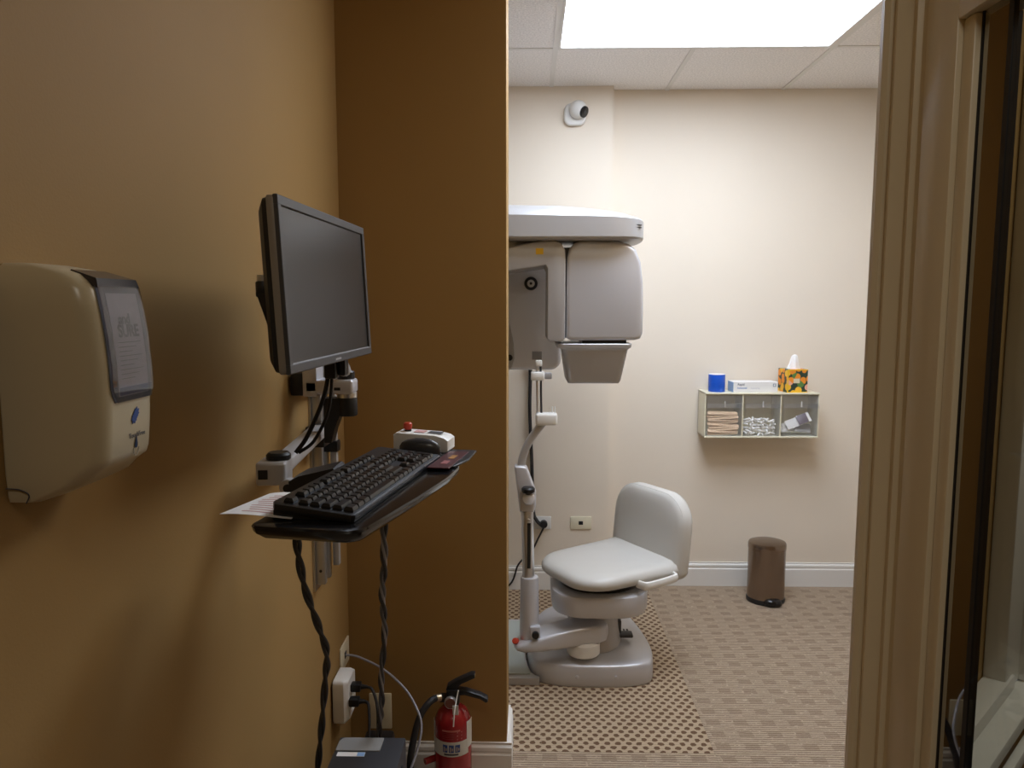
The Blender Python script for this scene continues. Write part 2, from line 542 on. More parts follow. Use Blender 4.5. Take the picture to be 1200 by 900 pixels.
# ------------------------------------------------------------------ ceiling light
def troffer(label, Y0, Y1):
    X0, X1 = 0.129, 1.327
    cl = thing('ceiling_light', label, 'ceiling light', (0.715, (Y0 + Y1) / 2, 2.69))
    bm = new()
    for lo, hi in (((X0, Y0, 2.692), (X0 + 0.012, Y1, 2.722)), ((X1 - 0.022, Y0, 2.692), (X1, Y1, 2.722)),
                   ((X0 + 0.012, Y0, 2.692), (X1 - 0.022, Y0 + 0.018, 2.722)), ((X0 + 0.012, Y1 - 0.018, 2.692), (X1 - 0.022, Y1, 2.722))):
        box(bm, lo, hi, 0.002, 1)
    obj('frame', bm, CEILG, cl)
    bx('lens', (X0 + 0.0105, Y0 + 0.017, 2.698), (X1 - 0.021, Y1 - 0.017, 2.704), LENS, cl, smooth=False)
    bx('housing', (X0 + 0.01, Y0 + 0.01, 2.722), (X1 - 0.01, Y1 - 0.01, 2.79), CEILG, cl, smooth=False)
troffer('bright rectangular fluorescent panel recessed in the tiled ceiling', 2.874, 3.452)
troffer('added unseen ceiling panel lighting the front of the x-ray machine', 2.264, 2.852)  # second panel added out of view to light the machine's front
# ------------------------------------------------------------------ x-ray machine
xm = thing('xray_machine', 'silver panoramic dental x-ray machine with overhead arm and scanning head', 'x-ray machine', (-0.55, 3.3, 0.0))
# overhead arm: plan outline with rounded end, domed top
def plan(inset, zz, sx=0.0):
    pts = []
    xe, ya, yb = 0.475 - inset, 2.97 + inset, 3.50 - inset
    r = (yb - ya) / 2
    pts.append((-0.75 + inset, ya, zz))
    pts.append((-0.2, ya - 0.0, zz))
    for i in range(17):
        a = -PI / 2 + PI * i / 16
        ca, sa = math.cos(a), math.sin(a)
        px = xe - 0.17 + 0.17 * (abs(ca) ** 0.6)
        py = (ya + yb) / 2 + r * (abs(sa) ** 0.75) * (1 if sa > 0 else -1)
        pts.append((px, py, zz))
    pts.append((-0.2, yb, zz))
    pts.append((-0.75 + inset, yb, zz))
    return pts
def slope(r, dz):
    return [(x, y, z - max(0, x + 0.1) ** 2 * dz) for x, y, z in r]
rings = [plan(0.02, 1.826), plan(0.005, 1.831), plan(0.0, 1.838), slope(plan(0.0, 1.924), 0.06), slope(plan(0.010, 1.938), 0.08), slope(plan(0.05, 1.958), 0.11),
         slope(plan(0.11, 1.974), 0.14), slope(plan(0.18, 1.984), 0.15), slope(plan(0.25, 1.988), 0.15)]
oa = obj('overhead_arm', loft(new(), rings), SILVD, xm, ang=30)
MV = frame((0.4435, 3.0295, 0), (1, 1, 0), (0, 0, 1))
for zv in (1.884, 1.874):
    obj('vent_slot', box(new(), (-0.036, -0.004, zv), (0.004, 0.004, zv + 0.003), M=MV), BLK, oa)
# column standing behind the partition
prism_pts = rrect(-0.62, 3.25, 0.24, 0.30, 0.05)
obj('column', prism(new(), prism_pts, 0.03, 1.83, 0.004), SILV, xm)
# slewing hub under the overhead arm
obj('hub', lathe(new(), [(0.16, 1.79), (0.17, 1.80), (0.17, 1.826)], 32, Matrix.Translation((-0.12, 3.235, 0))), SILVD, xm)
# rotating bracket: an L that runs to the right under the arm and down beside the head
def yz_prism(pts, y0, y1, bev, seg=3):
    Mx = Matrix(((1, 0, 0, 0), (0, 0, 1, 0), (0, 1, 0, 0), (0, 0, 0, 1)))      # (x, z, y) -> (x, y, z)
    return prism(new(), pts, y0, y1, bev, seg, Mx)
br = [(-0.40, 1.795), (-0.08, 1.800), (0.03, 1.824), (0.10, 1.828), (0.130, 1.818), (0.146, 1.79), (0.149, 1.75), (0.149, 1.435), (0.135, 1.424), (0.086, 1.427), (0.075, 1.437), (0.075, 1.715), (0.068, 1.727), (-0.08, 1.706), (-0.40, 1.70)]
rb = obj('rotating_bracket', yz_prism(br, 3.025, 3.30, 0.009), SILVD, xm, ang=30)
obj('warning_sticker', box(new(), (0.030, 3.0235, 1.772), (0.060, 3.0255, 1.796)), YEL, rb)
# scanning head
hp = [(0.152, 1.44), (0.152, 1.70), (0.154, 1.76), (0.162, 1.795), (0.185, 1.818), (0.21, 1.828), (0.36, 1.824), (0.40, 1.815), (0.43, 1.79), (0.45, 1.74), (0.460, 1.66), (0.463, 1.55), (0.461, 1.455), (0.452, 1.436), (0.43, 1.430), (0.175, 1.428)]
obj('dark_gap_filler', box(new(), (0.12, 3.045, 1.44), (0.17, 3.29, 1.80)), BLK, xm)  # black filler plate, its colour stands for the shade in the seam
hd = obj('scanning_head', yz_prism(hp, 3.035, 3.32, 0.016, 4), SILV, xm, ang=30)
obj('collimator_neck', box(new(), (0.22, 3.07, 1.414), (0.40, 3.27, 1.43)), BLK, xm)
rings = []
for z, xa, xb, ya, yb in ((1.416, 0.118, 0.418, 3.035, 3.30), (1.413, 0.116, 0.420, 3.033, 3.30), (1.400, 0.118, 0.418, 3.035, 3.30), (1.392, 0.136, 0.406, 3.045, 3.30), (1.38, 0.142, 0.404, 3.05, 3.30), (1.262, 0.158, 0.382, 3.075, 3.27), (1.25, 0.165, 0.376, 3.085, 3.26)):
    rings.append([(x, y, z) for x, y in rrect((xa + xb) / 2, (ya + yb) / 2, xb - xa, yb - ya, 0.022, 4)])
obj('collimator', loft(new(), rings), SILVD, xm, ang=30)
# sensor housing behind
sh = obj('sensor_housing', yz_prism(rrect(-0.175, 1.52, 0.65, 0.485, [0.03, 0.03, 0.05, 0.05]), 3.40, 3.58, 0.018, 3), SENS, xm)
lk = obj('round_lock', cyl(new(), (0.012, 3.401, 1.667), (0.012, 3.388, 1.667), 0.030, n=28, bev=0.004), GRAPH, sh)
obj('lock_core', cyl(new(), (0.012, 3.389, 1.667), (0.012, 3.382, 1.667), 0.017, n=24, bev=0.003), WPL, xm)
obj('lock_keyhole', cyl(new(), (0.012, 3.383, 1.667), (0.012, 3.381, 1.667), 0.006, n=12), DKGREY, xm)
bx('type_plate', (0.018, 3.3985, 1.325), (0.062, 3.4005, 1.362), GREYL, sh)
cvp = [(-0.30, 1.30), (-0.075, 1.285), (-0.062, 1.33), (-0.066, 1.40), (-0.085, 1.50), (-0.12, 1.58), (-0.30, 1.60)]
cv = obj('sensor_side_cover', yz_prism(cvp, 3.375, 3.42, 0.01, 2), SILVD, xm)
obj('cover_knob', cyl(new(), (-0.083, 3.376, 1.336), (-0.083, 3.362, 1.336), 0.014, n=16, bev=0.003), BLK, cv)
# ------------------------------------------------------------------ patient chair with its support arm
pc = thing('patient_chair', 'white vinyl swivel patient chair on silver base with chin-rest post', 'chair', (0.27, 3.27, 0.0))
U = Vector((-0.845, -0.533, 0)).normalized()
V = Vector((0.533, -0.845, 0)).normalized()
BC = Vector((0.525, 3.275, 0))
MC = Matrix((V, U, Vector((0, 0, 1)))).transposed().to_4x4()   # local x = lateral, y = forward
MC.translation = BC
# base
def sub(poly, it=2):
    for _ in range(it):
        o = []
        for i in range(len(poly)):
            a, b = Vector(poly[i]), Vector(poly[(i + 1) % len(poly)])
            o += [tuple(a * 0.75 + b * 0.25), tuple(a * 0.25 + b * 0.75)]
        poly = o
    return poly
bp = sub([(0.045, 2.955), (0.50, 2.955), (0.545, 3.08), (0.53, 3.30), (0.46, 3.60), (0.30, 3.68), (0.10, 3.60), (0.0, 3.36), (-0.005, 3.12)], 3)
bc = Vector((0.28, 3.28))
def scl(poly, s, z):
    return [((x - bc.x) * s + bc.x, (y - bc.y) * s + bc.y, z) for x, y in poly]
# the machine's floor platform stops short of the base and follows its curve
def platform(grow, xl, y0, y1):
    cut = sorted(((x - bc.x) * grow + bc.x, (y - bc.y) * grow + bc.y) for x, y in bp)
    cut = sorted((q_ for q_ in cut if q_[0] < 0.13 and y0 + 0.004 < q_[1] < y1 - 0.004), key=lambda q_: q_[1])
    return [(xl, y0), (cut[0][0], y0)] + cut + [(cut[-1][0], y1), (xl, y1)]
obj('platform_edge', prism(new(), platform(1.02, -0.9, 2.972, 3.56), 0.001, 0.030), SILVD, xm, ang=30)
obj('platform_top', prism(new(), platform(1.05, -0.88, 3.005, 3.53), 0.030, 0.036), GLPLATE, xm, ang=30)
bs = obj('chair_base', loft(new(), [scl(bp, 0.99, 0.001), scl(bp, 1.0, 0.012), scl(bp, 0.996, 0.074), scl(bp, 0.988, 0.086), scl(bp, 0.972, 0.092), scl(bp, 0.85, 0.098), scl(bp, 0.55, 0.118), scl(bp, 0.4, 0.125)]), SILV, pc, ang=50)
for px, py in ((0.205, 2.957), (0.365, 2.957)):
    obj('screw_cap', cyl(new(), (px, py + 0.012, 0.045), (px, py - 0.002, 0.045), 0.008, n=14, bev=0.002), SILV, bs)
obj('base_lever', box(new(), (0.37, 3.14, 0.130), (0.46, 3.19, 0.145), 0.006), DKGREY, pc)
obj('lever_stem', box(new(), (0.395, 3.16, 0.10), (0.41, 3.20, 0.20), 0.003), DKGREY, pc)
for a in (0.43, 0.445):
    bx('slot', (a, 3.22, 0.098), (a + 0.008, 3.27, 0.116), DKGREY, bs)
obj('chair_column', lathe(new(), [(0.13, 0.10), (0.115, 0.16), (0.105, 0.24), (0.10, 0.32)], 32, Matrix.Translation((0.285, 3.17, 0))), SILVD, pc)
# swivel housing
def lrr(cx, cy, w, d, r, z, n=6):
    return [(x, y, z) for x, y in rrect(cx, cy, w, d, r, n)]
rs = [0.10, 0.10, 0.13, 0.13]
rr_ = lambda w, d, z: lrr(0.302, 3.145, w, d, 0.13, z, 8)
obj('swivel_housing', loft(new(), [rr_(0.37, 0.38, 0.298), rr_(0.392, 0.402, 0.303), rr_(0.40, 0.412, 0.315), rr_(0.405, 0.42, 0.380), rr_(0.40, 0.415, 0.390), rr_(0.37, 0.385, 0.396)]), SILV, pc, ang=40)
obj('seat_gap_shade', loft(new(), [rr_(0.31, 0.33, 0.392), rr_(0.33, 0.35, 0.430)]), BLK, pc)  # black block paints the shadow between cushion and housing
# seat cushion: flat pad, front corners round, edges soft, rising towards the backrest
def seat_ring(s, z, lift=0.0):
    pts = rrect(0.0, 0.225, 0.45 - s, 0.50 - s, [0.13, 0.13, 0.05, 0.05], 8)
    return [(x * (1.0 - 0.10 * max(0, (y - 0.2) / 0.27)), y, z + lift * max(0, (0.10 - y) / 0.10) ** 2 + 0.012 * (abs(x) / 0.22) ** 2 * (y > 0.1) * 0.3) for x, y in pts]
obj('seat_cushion', loft(new(), [seat_ring(0.06, 0.424), seat_ring(0.02, 0.428), seat_ring(0.0, 0.440), seat_ring(0.0, 0.458), seat_ring(0.015, 0.472, 0.01), seat_ring(0.05, 0.481, 0.02), seat_ring(0.12, 0.484, 0.03), seat_ring(0.22, 0.485, 0.03)], M=MC), VINYL, pc, ang=60)
# backrest: upright rounded pad
def back_ring(s, dy):
    pts = rrect(0.0, 0.582, 0.45 - s, 0.36 - s, [0.13, 0.13, 0.04, 0.04], 8)
    return [(x, dy - (z - 0.4) * 0.10 - 0.10 * (x * x), z) for x, z in pts]
obj('backrest', loft(new(), [back_ring(0.03, -0.045), back_ring(0.006, -0.038), back_ring(0, -0.025), back_ring(0, 0.008), back_ring(0.008, 0.02), back_ring(0.035, 0.029), back_ring(0.10, 0.034), back_ring(0.2, 0.035)], M=MC), VINYL, pc, ang=60)
ps = [back_ring(0.004, 0.0135)]
bm = tube(new(), [Vector(p) for p in ps[0][2:]] , 0.0022, 6, 0)
bmesh.ops.transform(bm, matrix=MC, verts=bm.verts)
obj('backrest_piping', bm, VINYL, pc)
# grab handle on the near side of the seat
hpath = [(0.205, 0.22, 0.437), (0.235, 0.215, 0.437), (0.252, 0.20, 0.437), (0.256, 0.13, 0.44), (0.252, 0.055, 0.443), (0.235, 0.04, 0.443), (0.205, 0.035, 0.443)]
bm = tube(new(), hpath, 0.011, 10, 5, flat=(0.018, 0.009))
bmesh.ops.transform(bm, matrix=MC, verts=bm.verts)
obj('grab_handle', bm, WPL, pc)
# support arm, pivot, post
obj('arm_pivot', lathe(new(), [(0.03, 0.10), (0.035, 0.115), (0.065, 0.118), (0.07, 0.125), (0.07, 0.17), (0.062, 0.18)], 28, Matrix.Translation((0.235, 3.03, 0))), WPL, pc)
dirA = Vector((0.255 + 0.03, 3.04 - 2.975, 0)).normalized()
MA = frame((0.26, 3.045, 0), -dirA, (0, 0, 1))
arm = []
for t_, w_, z0, z1 in ((-0.075, 0.05, 0.185, 0.235), (-0.06, 0.10, 0.175, 0.245), (-0.02, 0.135, 0.172, 0.252), (0.06, 0.135, 0.168, 0.250), (0.16, 0.125, 0.160, 0.232), (0.24, 0.115, 0.155, 0.212), (0.29, 0.10, 0.155, 0.195), (0.315, 0.07, 0.16, 0.182), (0.322, 0.03, 0.165, 0.175)):
    arm.append([(t_, y, z) for y, z in rrect(0, (z0 + z1) / 2, w_, z1 - z0, min(0.016, (z1 - z0) * 0.45, w_ * .3), 3)])
obj('support_arm', loft(new(), arm, M=MA), SILV, pc, ang=50)
obj('red_button', cyl(new(), (-0.045, 2.985, 0.185), (-0.052, 2.955, 0.200), 0.013, n=18, bev=0.005), REDB, pc)
PX, PY = 0.008, 3.0
obj('post_sleeve', lathe(new(), [(0.039, 0.195), (0.041, 0.205), (0.037, 0.45), (0.035, 0.457), (0.028, 0.457)], 28, Matrix.Translation((PX, PY, 0))), SILV, pc)
obj('sleeve_boss', box(new(), (PX + 0.002, PY - 0.052, 0.205), (PX + 0.045, PY - 0.02, 0.262), 0.006), SILV, pc)
obj('clamp_knob', cyl(new(), (PX + 0.025, PY - 0.050, 0.232), (PX + 0.025, PY - 0.068, 0.232), 0.015, n=20, bev=0.003), BLK, pc)
ptb = obj('post_tube', cyl(new(), (PX - 0.004, PY, 0.45), (PX - 0.010, PY, 0.742), 0.025, n=28), CHROME, pc)
bx('post_slot', (PX - 0.010, PY - 0.0262, 0.50), (PX + 0.004, PY - 0.020, 0.69), BLK, ptb)
obj('slot_stop', cyl(new(), (PX - 0.005, PY - 0.02, 0.70), (PX - 0.005, PY - 0.029, 0.70), 0.009, n=14, bev=0.002), CHROME, pc)
bm = yz_prism([(-0.032, 0.735), (0.026, 0.735), (0.034, 0.765), (0.034, 0.815), (0.018, 0.86), (-0.002, 0.915), (-0.012, 0.925), (-0.052, 0.925), (-0.054, 0.915), (-0.040, 0.80)], 2.972, 3.03, 0.012, 3)
obj('post_head', bm, SILV, pc, ang=50)
obj('head_boss', cyl(new(), (0.004, 2.975, 0.79), (0.004, 2.945, 0.80), 0.026, n=24, bev=0.006), SILV, pc)
bm = lathe(new(), [(0.010, 0), (0.012, 0.004), (0.026, 0.010), (0.027, 0.024), (0.022, 0.030)], 22, Matrix.Translation((0.002, 2.955, 0.815)))
obj('head_knob', bm, BLK, pc)
obj('curved_handle', tube(new(), [(-0.028, 3.0, 0.915), (-0.020, 3.0, 0.960), (0.004, 3.0, 1.02), (0.042, 3.0, 1.075), (0.066, 3.0, 1.105)], 0.014, 12, 6, flat=(0.016, 0.014)), SILVD, pc)
bt = obj('bite_tray', box(new(), (0.030, 2.965, 1.092), (0.118, 3.03, 1.140), 0.010, 3), WPL, pc)
for dx in (0.085, 0.098, 0.108):
    obj('tray_pin', cyl(new(), (dx, 3.0, 1.138), (dx, 3.0, 1.165), 0.0025, n=8), CLEAR if dx < 0.09 else WPL, bt)
for dx in (0.038, 0.054):
    obj('rod', cyl(new(), (dx, 3.0, 1.13), (dx - 0.004, 3.0, 1.335), 0.0045, n=12), CHROME if dx < 0.05 else GRAPH, pc)
rh = obj('rod_clamp', box(new(), (0.012, 2.97, 1.272), (0.066, 3.03, 1.306), 0.006), WPL, pc)
obj('clamp_jaw', box(new(), (0.066, 2.985, 1.277), (0.095, 3.015, 1.302), 0.004), GREYL, rh)
obj('rod_cap', box(new(), (0.030, 2.985, 1.328), (0.056, 3.015, 1.352), 0.005), WPL, pc)

# ------------------------------------------------------------------ cords and plates on the pier wall
def wall_plate(name, c, w, h, label, m, hole=None, nx='x'):
    t = thing(name, label, 'wall plate', (c[0], c[1], c[2] - h / 2))
    if nx == 'x':      # on a wall facing -y
        obj('cover', box(new(), (c[0] - w / 2, c[1] - 0.007, c[2] - h / 2), (c[0] + w / 2, c[1], c[2] + h / 2), 0.003), m, t)
        if hole:
            obj('socket', box(new(), (c[0] - hole[0], c[1] - 0.0085, c[2] - hole[1]), (c[0] + hole[0], c[1] - 0.006, c[2] + hole[1]), 0.001), hole[2], t)
    else:              # on a wall facing +x
        obj('cover', box(new(), (c[0], c[1] - w / 2, c[2] - h / 2), (c[0] + 0.006, c[1] + w / 2, c[2] + h / 2), 0.003), m, t)
        if hole:
            obj('socket', box(new(), (c[0] + 0.005, c[1] - hole[0], c[2] - hole[1]), (c[0] + 0.008, c[1] + hole[0], c[2] + hole[1]), 0.001), hole[2], t)
    return t
wall_plate('data_plate', (0.292, YBUMP, 0.379), 0.115, 0.072, 'ivory wall plate with one small port, beside the chair back', IVORY, (0.012, 0.010, BLK))
wall_plate('power_outlet', (0.071, YBUMP, 0.379), 0.115, 0.072, 'white wall outlet partly behind the chin-rest post', WPL, (0.03, 0.014, WPL))
mc = thing('machine_cord', 'thick black cord hanging down the wall into the white outlet', 'cord', (0.03, 4.02, 0.38))
obj('cord', tube(new(), [(0.02, 3.62, 1.33), (-0.005, 3.95, 1.30), (0.012, 4.015, 1.22), (0.010, 4.017, 1.0), (0.022, 4.016, 0.70), (0.030, 4.016, 0.46), (0.048, 4.014, 0.40), (0.082, 4.012, 0.366)], 0.012, 10, 8, flat=(0.015, 0.009)), RUB, mc)
obj('plug', cyl(new(), (0.088, 4.032, 0.378), (0.088, 3.995, 0.378), 0.020, n=20, bev=0.004), RUB, mc)
obj('thin_lead', tube(new(), [(0.088, 4.01, 0.36), (0.06, 4.018, 0.30), (0.02, 4.02, 0.22), (-0.05, 4.012, 0.15), (-0.12, 4.0, 0.02), (-0.4, 3.8, 0.008)], 0.005, 8, 8), RUB, mc)

# security camera
sc = thing('security_camera', 'small white turret security camera on the wall below the ceiling', 'camera', (0.251, YBUMP, 2.52))
My = frame((0.248, YBUMP, 2.560), (1, 0, 0), (0, -1, 0))
obj('mount', prism(new(), rrect(-0.008, -0.008, 0.112, 0.112, 0.035), 0.0, 0.030, 0.010, 3, M=My), WPL, sc)
bmx = new()
t = bmesh.new()
bmesh.ops.create_uvsphere(t, u_segments=28, v_segments=16, radius=0.046)
join(bmx, t, Matrix.Translation((0.254, YBUMP - 0.048, 2.570)))
ball = obj('camera_ball', bmx, WPL, sc)
dv = Vector((0.72, -0.55, -0.42)).normalized()
cb = Vector((0.254, YBUMP - 0.048, 2.570))
obj('lens_window', cyl(new(), cb + dv * 0.034, cb + dv * 0.0475, 0.029, n=24, bev=0.003), BLKG, ball)
obj('lens', cyl(new(), cb + dv * 0.047, cb + dv * 0.049, 0.008, n=16), GRAPH, sc)

# ------------------------------------------------------------------ wall organiser with three tilting bins
og = thing('bin_organizer', 'cream wall organizer with three clear tilt-out bins', 'organizer', (1.236, 4.05, 0.872))
OX0, OX1, OY, OZ0, OZ1 = 0.936, 1.536, 3.96, 0.872, 1.108
for nm, lo, hi in (('side_panel', (OX0, OY, OZ0), (OX0 + 0.006, YB, OZ1)), ('side_panel', (OX1 - 0.006, OY, OZ0), (OX1, YB, OZ1)),
                   ('top_panel', (OX0, OY - 0.006, OZ1 - 0.006), (OX1, YB, OZ1 + 0.002)), ('bottom_panel', (OX0, OY - 0.004, OZ0 - 0.002), (OX1, YB, OZ0 + 0.006)),
                   ('back_panel', (OX0, YB - 0.008, OZ0), (OX1, YB, OZ1))):
    bx(nm, lo, hi, IVORY, og, bev=0.001, seg=1)
for i in (1, 2):
    xx = OX0 + 0.2 * i
    bx('divider', (xx - 0.003, OY, OZ0 + 0.006), (xx + 0.003, YB - 0.008, OZ1 - 0.006), IVORY, og)
binx = []
for i in range(3):
    a, b = OX0 + 0.2 * i + 0.008, OX0 + 0.2 * (i + 1) - 0.008
    binx.append((a, b))
    bn = obj('tilt_bin', box(new(), (a, OY - 0.004, OZ0 + 0.008), (b, OY - 0.001, OZ1 - 0.055)), CLEAR, og, smooth=False)
    # slanted upper front and the side cheeks that stand out
    th = 0.003
    pr_ = [(a, OY - 0.002, OZ0 + 0.008), (a, OY - 0.030, OZ1 - 0.075), (a, OY - 0.002, OZ1 - 0.012), (a, OY + 0.10, OZ1 - 0.02), (a, OY + 0.08, OZ0 + 0.008)]
    for xa in (a, b - th):
        obj('bin_cheek', loft(new(), [[(xa, y, z) for _, y, z in pr_], [(xa + th, y, z) for _, y, z in pr_]]), CLEAR, bn, smooth=False)
    fp = [(OY - 0.002, OZ0 + 0.010), (OY - 0.030, OZ1 - 0.075), (OY - 0.002, OZ1 - 0.012)]
    rg = []
    for y, z in fp:
        rg.append([(a, y, z), (b, y, z), (b, y + 0.003, z), (a, y + 0.003, z)])
    obj('bin_lip', loft(new(), rg[1:]), CLEAR, bn, smooth=False)
    bx('label_tab', ((a + b) / 2 - 0.003, OY - 0.026, OZ1 - 0.070), ((a + b) / 2 + 0.001, OY - 0.021, OZ1 - 0.040), WPL, bn)
    bx('bin_floor', (a, OY + 0.002, OZ0 + 0.0075), (b, OY + 0.10, OZ0 + 0.010), CLEAR, bn)
# contents: wooden tongue depressors
r = random.Random(3)
a, b = binx[0]
ORD = ['lowest', 'second from the bottom', 'third from the bottom', 'fourth from the bottom', 'fifth from the bottom', 'sixth from the bottom', 'fourth from the top', 'third from the top', 'second from the top', 'topmost']
for i in range(10):
    ang = r.uniform(-9, 9) if i < 9 else 3
    Mo = Matrix.Translation(((a + b) / 2 + r.uniform(-0.006, 0.006), OY + 0.016 + r.uniform(0, 0.012), OZ0 + 0.020 + i * 0.0118)) @ Euler((0, rad(ang * 0.5), rad(ang * 0.4))).to_matrix().to_4x4() @ Matrix.Rotation(rad(55), 4, 'X')
    o = obj('tongue_depressor', prism(new(), rrect(0, 0, 0.162, 0.019, 0.009, 4), -0.0012, 0.0012, M=Mo), WOOD)
    tag(o, 'pale wooden tongue depressor in the left clear bin, ' + ORD[i] + ' of its pile', 'wooden stick', 'wooden sticks in the left bin')
# cotton rolls
a, b = binx[1]
r = random.Random(5)
proto = None
for i in range(60):
    lay = i // 10
    x = a + 0.014 + (b - a - 0.028) * ((i % 10) + r.uniform(0.1, 0.9)) / 10
    y = OY + 0.016 + r.uniform(0, 0.03)
    z = OZ0 + 0.018 + lay * 0.0155 + r.uniform(-0.003, 0.003) - (0.010 if lay == 5 and (i % 10) > 6 else 0)
    if proto is None:
        proto = obj('cotton_roll', lathe(new(), [(0.003, -0.019), (0.0046, -0.0175), (0.005, 0), (0.0046, 0.0175), (0.003, 0.019)], 8), COTTON)
        proto.location = (0, 0, 0)
        o = proto
    else:
        o = proto.copy()
        COL.objects.link(o)
    o.rotation_euler = (rad(90 + r.uniform(-25, 25)), rad(r.uniform(-60, 60)), rad(r.uniform(-80, 80)))
    m3 = o.rotation_euler.to_matrix()
    o.location = Vector((x, y, z)) - m3 @ Vector((0, 0, 0.019))
    tag(o, 'white cotton roll in the heap of the middle clear bin', 'cotton roll', 'cotton rolls in the middle bin')
# sachets in the right bin
a, b = binx[2]
for i, (dx, dz, an, m, lb, cat) in enumerate((
        (0.045, 0.025, 8, PAPER, 'flat white packet at the bottom of the right clear bin', 'packet'),
        (0.115, 0.024, -6, GREYL, 'grey printed packet low in the right clear bin', 'packet'),
        (0.065, 0.052, 22, PAPER, 'white sleeve leaning diagonally in the right clear bin', 'packet'),
        (0.105, 0.075, 20, mat('purple_grey', (0.12, 0.09, 0.12), 0.4), 'dark purple square packet on top in the right clear bin', 'packet'))):
    w_, h_ = (0.085, 0.05) if i != 3 else (0.055, 0.052)
    Mp = Matrix.Translation((a + dx + 0.01, OY + 0.024 + 0.011 * (3 - i), OZ0 + 0.022 + dz)) @ Matrix.Rotation(rad(-an), 4, 'Y') @ Matrix.Rotation(rad(62), 4, 'X')
    o = obj('packet', box(new(), (-w_ / 2, -h_ / 2, -0.002), (w_ / 2, h_ / 2, 0.002), 0.001, M=Mp), m)
    tag(o, lb, cat, 'packets in the right bin')
    if i == 3:
        obj('packet_border', box(new(), (w_ / 2 - 0.001, -h_ / 2, -0.0025), (w_ / 2 + 0.012, h_ / 2, 0.0025), M=Mp), PAPER, o)

# things on top of the organiser
zt = OZ1 + 0.002
bl = thing('barrier_film_roll', 'royal blue roll of film standing on the cream organizer', 'roll', (1.012, 4.03, zt))
obj('film', cyl(new(), (1.012, 4.03, zt), (1.012, 4.03, zt + 0.092), 0.044, n=32, bev=0.001), BLUER, bl)
obj('core', lathe(new(), [(0.016, 0), (0.016, 0.0945), (0.019, 0.0945), (0.019, 0.0)], 20, Matrix.Translation((1.012, 4.03, zt))), PAPER, bl)
obj('label_band', cyl(new(), (1.012, 4.03, zt + 0.090), (1.012, 4.03, zt + 0.0935), 0.0425, n=32), PAPER, bl)
wb = thing('glove_box', 'white and pale blue paper carton lying on the cream organizer', 'box', (1.20, 4.02, zt))
ca = Matrix.Translation((1.205, 4.035, zt)) @ Matrix.Rotation(rad(2), 4, 'Z')
obj('carton', box(new(), (-0.118, -0.05, 0), (0.118, 0.05, 0.055), 0.001, 1, M=ca), PAPER, wb)
PBL = mat('pale_blue_print', (0.30, 0.45, 0.66), 0.5)
obj('end_print', box(new(), (-0.1187, -0.049, 0.001), (-0.1177, 0.049, 0.054), M=ca), PBL, wb)
fm = ca @ frame((0, -0.0504, 0), (1, 0, 0), (0, -1, 0))
text('brand_text', 'Rapid', 0.016, fm @ Matrix.Translation((-0.078, 0.042, 0)), mat('grey_green_ink', (0.16, 0.17, 0.2), 0.7), wb, bold=0.0003)
text('product_text', 'Advanced', 0.013, fm @ Matrix.Translation((-0.072, 0.023, 0)), mat('blue_grey_ink', (0.15, 0.25, 0.5), 0.7), wb, bold=0.0003)
text('small_text', 'contouring', 0.011, fm @ Matrix.Translation((-0.002, 0.022, 0)), mat('pale_ink', (0.5, 0.5, 0.58), 0.7), wb)
bm = new()
for lo, hi in (((0.092, 0.030, 0), (0.108, 0.033, 0.0004)), ((0.092, 0.043, 0), (0.108, 0.046, 0.0004)), ((0.092, 0.033, 0), (0.0955, 0.043, 0.0004)), ((0.1045, 0.033, 0), (0.108, 0.043, 0.0004))):
    box(bm, lo, hi, M=fm)
obj('square_logo', bm, mat('slate_ink', (0.18, 0.26, 0.36), 0.7), wb, smooth=False)
# tissue box
tb = thing('tissue_box', 'cube tissue box with orange citrus print on the cream organizer', 'tissue box', (1.42, 4.02, zt))
TXM = bpy.data.materials.new('citrus_print')
TXM.use_nodes = True
nt = TXM.node_tree
p = nt.nodes['Principled BSDF']
p.inputs['Roughness'].default_value = 0.5
tc = nt.nodes.new('ShaderNodeTexCoord')
vo = nt.nodes.new('ShaderNodeTexVoronoi')
vo.inputs['Scale'].default_value = 30
nt.links.new(tc.outputs['Object'], vo.inputs['Vector'])
cr = nt.nodes.new('ShaderNodeValToRGB')
cr.color_ramp.interpolation = 'CONSTANT'
cr.color_ramp.elements[0].color = (0.80, 0.22, 0.02, 1)
cr.color_ramp.elements[1].position = 0.42
cr.color_ramp.elements[1].color = (0.02, 0.05, 0.03, 1)
e = cr.color_ramp.elements.new(0.16)
e.color = (0.85, 0.33, 0.03, 1)
nt.links.new(vo.outputs['Distance'], cr.inputs[0])
hs = nt.nodes.new('ShaderNodeSeparateColor')
nt.links.new(vo.outputs['Color'], hs.inputs[0])
cr2 = nt.nodes.new('ShaderNodeValToRGB')
cr2.color_ramp.interpolation = 'CONSTANT'
cr2.color_ramp.elements[0].color = (0.85, 0.28, 0.02, 1)
cr2.color_ramp.elements[1].position = 0.75
cr2.color_ramp.elements[1].color = (0.80, 0.40, 0.28, 1)
for ps_, c_ in ((0.35, (0.88, 0.50, 0.03, 1)), (0.6, (0.10, 0.22, 0.05, 1))):
    e = cr2.color_ramp.elements.new(ps_)
    e.color = c_
nt.links.new(hs.outputs[0], cr2.inputs[0])
mx = nt.nodes.new('ShaderNodeMix')
mx.data_type = 'RGBA'
lt = nt.nodes.new('ShaderNodeMath')
lt.operation = 'GREATER_THAN'
lt.inputs[1].default_value = 0.56
nt.links.new(vo.outputs['Distance'], lt.inputs[0])
nt.links.new(lt.outputs[0], mx.inputs[0])
nt.links.new(cr2.outputs[0], mx.inputs[6])
